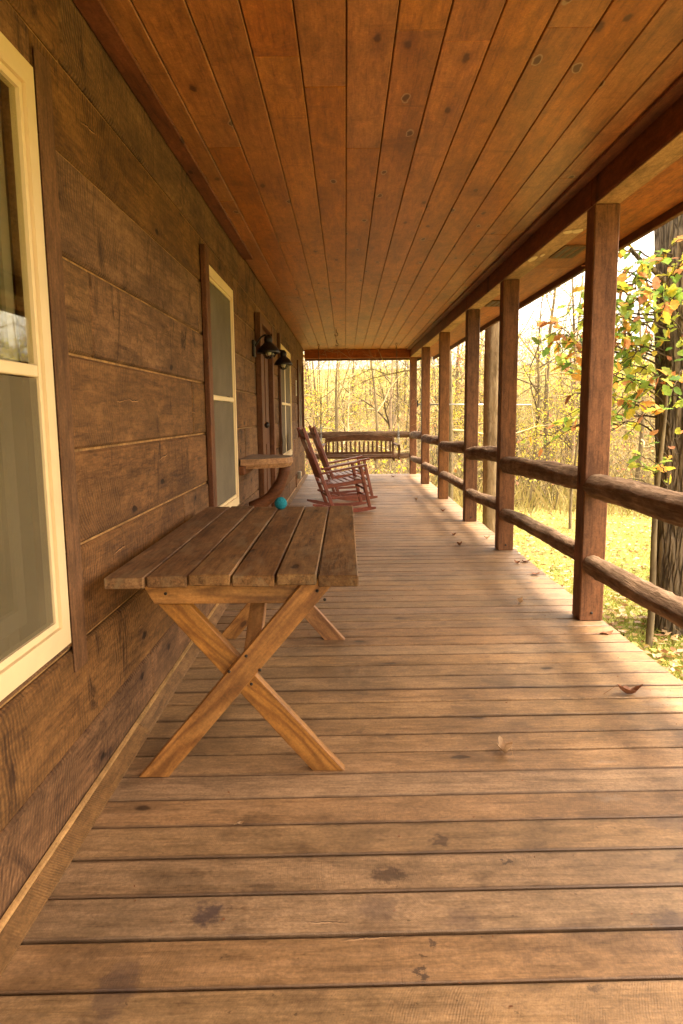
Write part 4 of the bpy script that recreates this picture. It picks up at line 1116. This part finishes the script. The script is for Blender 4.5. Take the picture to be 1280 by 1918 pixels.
# big dark trunk at the right edge
rs = np.random.default_rng(3)
def big_trunk(name, H, rb, rt, n, m, furrow, seed, lean=0.0, bulges=()):
    rs = np.random.default_rng(seed)
    t = np.linspace(0, 1, m); an = np.linspace(0, 2 * PI, n, endpoint=False)
    P = np.stack([lean * t * H + .03 * np.sin(t * 9 + seed), .03 * np.cos(t * 7), t * H - .3], -1)
    Rr = (rb + (rt - rb) * t)[:, None] * np.ones((1, n))
    Rr += (.25 * rb * np.exp(-t * H * 1.6))[:, None]
    ph = rs.uniform(0, 2 * PI, 4)
    for k, f_ in enumerate((7, 11, 17, 23)):
        Rr += furrow * (.8 ** k) * np.sin(f_ * an[None] + ph[k] + 1.6 * np.sin(t[:, None] * (7 + 3 * k) + k))
    Rr += rs.normal(0, furrow * .35, Rr.shape)
    for (bt, ba, bs, bh) in bulges:
        da = np.angle(np.exp(1j * (an[None] - ba)))
        d2 = ((t[:, None] - bt) * H / bs) ** 2 + (da * rb / bs) ** 2
        Rr += bh * np.exp(-d2) - 1.3 * bh * np.exp(-d2 * 6)
    V, Fq = tube_arrays(P, Rr, n)
    return mesh_np(name, V, Fq, True)
bt = empty('big_tree', (3.09, 6.0, ground_at(3.09, 6.0))); tag(bt, 'large dark barked tree with green and orange leafy boughs at the right edge', 'tree')
obj('trunk', big_trunk('trunk', 9.0, .275, .225, 48, 120, .010, 5, -.075), BARK_BIG, bt)
out, tips = [], []
for k in range(11):
    z_ = rs.uniform(4.2, 8.6); a_ = rs.uniform(0, 2 * PI)
    grow(rs, (-.075 * z_ + .15 * math.cos(a_), .15 * math.sin(a_), z_), (math.cos(a_), math.sin(a_), .5), rs.uniform(2.2, 4.2), .07, 1, 4, out, tips, .35, .05, (3, 5))
# the broken limb stub that points up left
out.append(tube_arrays(np.array([(2.78, 5.92, 2.20), (2.597, 5.85, 2.302), (2.472, 5.80, 2.385), (2.354, 5.75, 2.441), (2.25, 5.70, 2.516)]) - np.array(bt.location), [.034, .027, .022, .019, .015], 8))
V, Fq = merge(out); obj('branches', mesh_np('branches', V, Fq, True), BARK_BIG, bt)
V, Fq = leaf_quads(rs, np.array(tips), .11, 2, .22); obj('foliage', mesh_np('foliage', V, Fq), LEAF_MIX, bt)

gt = empty('grey_tree', (2.16, 10.2, ground_at(2.16, 10.2))); tag(gt, 'grey tree trunk with healed knots seen between two porch posts', 'tree')
obj('trunk', big_trunk('trunk', 10.0, .150, .12, 40, 110, .0035, 8, 0.006, ((.335, 3.9, .13, .035), (.262, 4.0, .12, .04), (.21, 5.0, .10, .03))), BARK_GREY, gt)
out, tips = [], []
for k in range(9):
    z_ = rs.uniform(3.7, 9.4); a_ = rs.uniform(0, 2 * PI)
    grow(rs, (.1 * math.cos(a_), .1 * math.sin(a_), z_), (math.cos(a_), math.sin(a_), .7), rs.uniform(1.8, 3.4), .045, 1, 4, out, tips, .35, .05, (3, 5))
V, Fq = merge(out); obj('branches', mesh_np('branches', V, Fq, True), BARK_GREY, gt)
V, Fq = leaf_quads(rs, np.array(tips), .09, 2, .2); obj('foliage', mesh_np('foliage', V, Fq), LEAF_YEL, gt)

# leafy oak sapling between the nearest post and the big trunk
def big_leaves(rs, C_, D_, size):
    """lobed leaves, 2 rows of quads each, folded on the midrib; C_ stalk points, D_ directions"""
    prof = [(0, .02), (.18, .20), (.34, .30), (.45, .22), (.60, .33), (.74, .20), (.86, .17), (1.0, .01)]
    Vs, Fs, o_ = [], [], 0
    for c_, d_ in zip(C_, D_):
        s_ = size * rs.uniform(.6, 1.25); d_ = d_ / np.linalg.norm(d_)
        n_ = np.array([rs.normal(0, .45), rs.normal(0, .45), 1.0]); n_ -= n_.dot(d_) * d_; n_ /= np.linalg.norm(n_); b_ = np.cross(d_, n_)
        cu = rs.uniform(-.5, .15)
        for (t, w_) in prof:
            m_ = c_ + d_ * t * s_ + n_ * (cu * t * t * s_ * .5)
            e = rs.uniform(.85, 1.15); up_ = rs.uniform(.1, .35)
            Vs += [m_ - b_ * w_ * s_ * e + n_ * w_ * s_ * up_, m_, m_ + b_ * w_ * s_ * e + n_ * w_ * s_ * up_]
        for i in range(len(prof) - 1):
            q = o_ + i * 3
            Fs += [(q, q + 1, q + 4, q + 3), (q + 1, q + 2, q + 5, q + 4)]
        o_ += len(prof) * 3
    return np.array(Vs), np.array(Fs)
sx, sy = 2.49, 5.55
sp = empty('oak_sapling', (sx, sy, ground_at(sx, sy))); tag(sp, 'slim pale sapling with few leaves standing just left of the big trunk', 'sapling')
gz = sp.location.z
t = np.linspace(0, 1, 14)
P = np.stack([.02 * t + .015 * np.sin(t * 8), .02 * np.sin(t * 6), t * 2.3 - .1], -1)
obj('trunk', mesh_np('trunk', *tube_arrays(P, .027 * (1 - .7 * t) + .004, 10), True), BARK_PALE, sp)
out, LC, LD = [], [], []
def branch(a_, b_, r_a, sag, nl):
    a_, b_ = np.array(a_, float), np.array(b_, float); t = np.linspace(0, 1, 9)[:, None]
    P = a_ + (b_ - a_) * t + np.array([0, 0, 1.0]) * sag * np.sin(PI * t) + rs.normal(0, .008, (9, 3))
    out.append(tube_arrays(P, r_a * (1 - .8 * t[:, 0]) + .0015, 5))
    for _ in range(nl):
        i = rs.integers(2, 9); d_ = (P[min(i, 8)] - P[i - 1]); d_ = d_ / np.linalg.norm(d_) * .6 + rs.normal(0, .5, 3); d_[2] -= .15
        LC.append(P[i] if i < 9 else P[8]); LD.append(d_)
    return P
def tw(px, py, Y):           # photo point at depth Y, in the sapling's own space
    q = np.array([(px - 647.3) / 1300.0 * Y, Y, CAM_H + (776 - py + .0 * px) / 1300.0 * Y * 1.02])
    return q - np.array(sp.location)
for k in range(9):       # a few leaves of its own, low down
    e = tw(rs.uniform(1165, 1275), rs.uniform(800, 905), rs.uniform(5.2, 6.0)); s_ = np.array([.07, 0, e[2] * .9])
    branch(s_, e, .005, .03, 3)
V, Fq = merge(out); obj('branches', mesh_np('branches', V, Fq, True), BARK_DARK, sp)
V, Fq = big_leaves(rs, LC, LD, .11); obj('foliage', mesh_np('foliage', V, Fq), LEAF_NEAR, sp)
# drooping leafy boughs of the big tree, reaching left towards the porch
out, LC, LD = [], [], []
bo = np.array(bt.location)
for k in range(34):
    zz = rs.uniform(1.15, 2.75); a_ = rs.uniform(PI * .80, PI * 1.38)
    s_ = np.array([-.075 * (zz + .5) + .24 * math.cos(a_), .24 * math.sin(a_), zz + .52])
    L = rs.uniform(.35, 1.0)
    e = s_ + np.array([math.cos(a_) * L, math.sin(a_) * L, rs.uniform(-.30, .22)])
    P = branch(s_, e, .008, rs.uniform(.04, .16), 6)
    for q in range(4):
        i = rs.integers(3, 9); f_ = P[i] + np.array([math.cos(a_) * .22, math.sin(a_) * .22, -.03]) + rs.normal(0, .15, 3)
        branch(P[i], f_, .0035, .02, 5)
V, Fq = merge(out); obj('bough', mesh_np('bough', V, Fq, True), BARK_DARK, bt)
V, Fq = big_leaves(rs, LC, LD, .102); obj('bough_leaves', mesh_np('bough_leaves', V, Fq), LEAF_NEAR, bt)

# ---- background trees: six kinds, copied and placed one by one
kinds = []
spec = [(21, 11, .16, 4, (4, 6), .10, .25, .05, BARK_PALE, LEAF_YEL, .25), (22, 9, .10, 4, (4, 6), .10, .45, .02, BARK_PALE, LEAF_YEL, .35), (23, 13, .20, 4, (4, 6), None, .2, .05, BARK_GREY, None, 0),
        (24, 7, .07, 4, (4, 6), .09, .6, .0, BARK_PALE, LEAF_YEL, .5), (25, 10, .12, 4, (4, 6), None, .35, .04, BARK_PALE, None, 0), (26, 6, .06, 4, (4, 6), .09, .5, .03, BARK_DARK, LEAF_BRUSH, .6)]
kl = ['straight pale barked tree with sparse yellow leaves', 'crooked pale tree with scattered yellow leaves', 'thick bare grey woodland tree',
      'low arching tree with bright yellow leaves', 'bare pale tree with fine twigs', 'small dark stemmed tree with tan leaves']
for (sd_, H, r, ml, nc, lf, bd, up, bm_, lm, fr) in spec:
    tr, br, lv = tree_meshes(sd_, H, r, ml, nc, lf, bd, up, frac=fr, per=2, start_t=.18)
    root = empty('woodland_tree'); obj('trunk', tr, bm_, root); obj('branches', br, BARK_TWIG if sd_ in (21, 25) else BARK_DARK, root)
    if lv: obj('foliage', lv, lm, root)
    kinds.append(root)
spots_ = []
rs2 = np.random.default_rng(77)
for k in range(76):      # the thick woods beyond the far end
    d = rs2.uniform(27, 62); a_ = math.radians(rs2.uniform(-13, 9.5))
    spots_.append((d * math.sin(a_), d * math.cos(a_), rs2.uniform(.45, .75)))
for k in range(96):      # low growth on the slope to the right
    d = rs2.uniform(21, 60); a_ = math.radians(rs2.uniform(9.5, 42))
    spots_.append((d * math.sin(a_), d * math.cos(a_), rs2.uniform(.3, .6)))
for k in range(26):      # thin bare trees that stand against the sky
    d = rs2.uniform(17, 60); a_ = math.radians(rs2.uniform(9, 42))
    spots_.append((d * math.sin(a_), d * math.cos(a_), rs2.uniform(.6, .95), 4 if k % 3 else 1))
spots_ += [(-.35, 22.5, .6), (.15, 24, .55), (1.6, 26, .6), (-1.1, 25, .6), (.9, 21, .5), (2.9, 22, .7), (4.1, 27, .8), (7.6, 22, .45), (8.2, 26, .4), (5.6, 18.5, .4), (3.3, 31, 1.0), (2.35, 15.6, .62, 4), (5.0, 19, .7, 1), (6.35, 22, .75, 4), (4.3, 13.2, .5, 3), (8.4, 20, .7, 4), (7.1, 15.5, .6, 1)]
for k in range(46):      # the far edge of the woods along the crest
    d = rs2.uniform(58, 84); a_ = math.radians(rs2.uniform(4, 40))
    spots_.append((d * math.sin(a_), d * math.cos(a_), rs2.uniform(.38, .75)))
first = [True] * 6
for k, (x_, y__, hf, *kk_) in enumerate(spots_):
    kd = kk_[0] if kk_ else k % 6
    t_ = kinds[kd] if first[kd] else copy_tree(kinds[kd]); first[kd] = False
    t_.location = (x_, y__, ground_at(x_, y__)); t_.rotation_euler = (0, 0, rs2.uniform(0, 6.28)); sc_ = rs2.uniform(.75, 1.1) * hf
    t_.scale = (sc_, sc_, sc_ * rs2.uniform(.9, 1.1))
    azd = math.degrees(math.atan2(x_, y__))
    where = 'seen above the swing' if azd < 5 else ('seen between the far posts' if azd < 9.5 else ('standing against the sky right' if kk_ and y__ > 16 else 'on the brushy slope right'))
    tag(t_, kl[kd] + ' ' + where, 'tree', 'trees of the autumn woods behind the porch')

# ---- brush, leaf litter and grass (nobody could count them)
def scatter(template, N, xs, ysc, sc, seed):
    V0, F0 = template; rs = np.random.default_rng(seed); N = len(xs)
    a_ = rs.uniform(0, 2 * PI, N); s_ = rs.uniform(sc[0], sc[1], N)
    ca, sa = np.cos(a_), np.sin(a_)
    X_ = (V0[None, :, 0] * ca[:, None] - V0[None, :, 1] * sa[:, None]) * s_[:, None] + xs[:, None]
    Y_ = (V0[None, :, 0] * sa[:, None] + V0[None, :, 1] * ca[:, None]) * s_[:, None] + ysc[:, None]
    Z_ = V0[None, :, 2] * s_[:, None] + gh(xs, ysc)[:, None]
    V = np.stack([X_, Y_, Z_], -1).reshape(-1, 3)
    Fq = (F0[None] + (np.arange(N) * len(V0))[:, None, None]).reshape(-1, 4)
    return V, Fq
def brush_template(seed, n, H):
    rs = np.random.default_rng(seed); out, tips = [], []
    for k in range(n):
        a_ = rs.uniform(0, 2 * PI); q = rs.uniform(0, .5)
        grow(rs, (q * math.cos(a_), q * math.sin(a_), -.05), (rs.normal(0, .35), rs.normal(0, .35), 1), H * rs.uniform(.5, 1.1), .010, 2, 3, out, tips, .5, .0, (2, 3), (.4, .7))
    return merge(out), np.array(tips)
def fan(N, d0, d1, seed, a0=-14, a1=42, pw=1.0):
    rs = np.random.default_rng(seed); d = d0 + (d1 - d0) * rs.random(N) ** pw; a_ = np.radians(rs.uniform(a0, a1, N))
    return d * np.sin(a_), d * np.cos(a_)
for sd_, N, H, d0, d1, mat in ((41, 620, 1.7, 20, 62, BARK_TWIG), (42, 560, 2.6, 24, 66, BARK_TWIG), (43, 620, 1.7, 19, 60, BARK_DARK)):
    tpl, tips = brush_template(sd_, 7, H)
    xs, yv = fan(N, d0, d1, sd_ + 1)
    V, Fq = scatter(tpl, N, xs, yv, (.7, 1.3), sd_ + 2)
    o = obj('underbrush', mesh_np('underbrush', V, Fq), mat); tag(o, 'tangle of thin bare stems covering the wooded slope', 'brush', kind='stuff')
    lv = leaf_quads(np.random.default_rng(sd_ + 5), tips[::2], .10, 1, .12)
    V, Fq = scatter(lv, N, xs, yv, (.7, 1.3), sd_ + 2)
    o = obj('brush_leaves', mesh_np('brush_leaves', V, Fq), LEAF_BRUSH if sd_ != 41 else LEAF_YEL); tag(o, 'yellow and tan leaves clinging to the brush on the slope', 'brush', kind='stuff')
# dry tall grass / weeds on the slope
rs3 = np.random.default_rng(5)
def blades(N, xs, yv, h0, h1, wd, seed, lean=.5):
    rs = np.random.default_rng(seed); z = gh(xs, yv); a_ = rs.uniform(0, 2 * PI, N); h = rs.uniform(h0, h1, N); ln = rs.normal(0, lean, (N, 2)) * h[:, None]
    dx, dy = np.cos(a_) * wd, np.sin(a_) * wd
    B = np.stack([xs, yv, z - .01], -1)
    V = np.stack([B - np.stack([dx, dy, 0 * dx], -1), B + np.stack([dx, dy, 0 * dx], -1),
                  B + np.stack([ln[:, 0] * .5 + dx * .6, ln[:, 1] * .5 + dy * .6, h * .6], -1), B + np.stack([ln[:, 0], ln[:, 1], h], -1)], 1).reshape(-1, 3)
    return V, np.arange(N * 4).reshape(-1, 4)
GRASS = leafy('grass_blades', [(0, (.19, .28, .04)), (.5, (.31, .33, .055)), (1, (.40, .33, .09))], 0.3)
DRYGRASS = leafy('dry_weeds', [(0, (.30, .245, .08)), (.6, (.34, .24, .09)), (1, (.25, .22, .05))], 0.35)
N = 60000
d = 1.9 + 17 * rs3.random(N) ** 1.4; xs = 1.65 + d * .6 * rs3.random(N) ** .8; yv = 3 + d * rs3.random(N) * 1.25
tag(obj('lawn_grass', mesh_np('lawn_grass', *blades(N, xs, yv, .03, .08, .004, 6)), GRASS), 'short yellow green grass of the lawn', 'grass', kind='stuff')
xs, yv = fan(26000, 17, 60, 91)
tag(obj('dry_weeds', mesh_np('dry_weeds', *blades(26000, xs, yv, .25, .9, .012, 7, .3)), DRYGRASS), 'tall dry weeds covering the slope under the trees', 'weeds', kind='stuff')
LITTER = leafy('leaf_litter', [(0, (.46, .34, .20)), (.35, (.36, .23, .11)), (.6, (.32, .16, .07)), (.8, (.38, .29, .06)), (1, (.20, .09, .045))], 0.2)
N = 19000
d = 20 * rs3.random(N) ** 1.2; xs = 1.7 + d * .75 * rs3.random(N); yv = 2.5 + d * rs3.random(N) * 1.2
z = gh(xs, yv)
V, Fq = leaf_quads(rs3, np.stack([xs, yv, z + .035], -1), .085, 1, .012, 0)
c_ = V.reshape(-1, 4, 3); m_ = c_.mean(1, keepdims=True); c_[:, :, 2] = m_[:, :, 2] + (c_[:, :, 2] - m_[:, :, 2]) * .35
tag(obj('leaf_litter', mesh_np('leaf_litter', c_.reshape(-1, 3), Fq), LITTER), 'fallen pale leaves strewn over the lawn', 'leaves', kind='stuff')
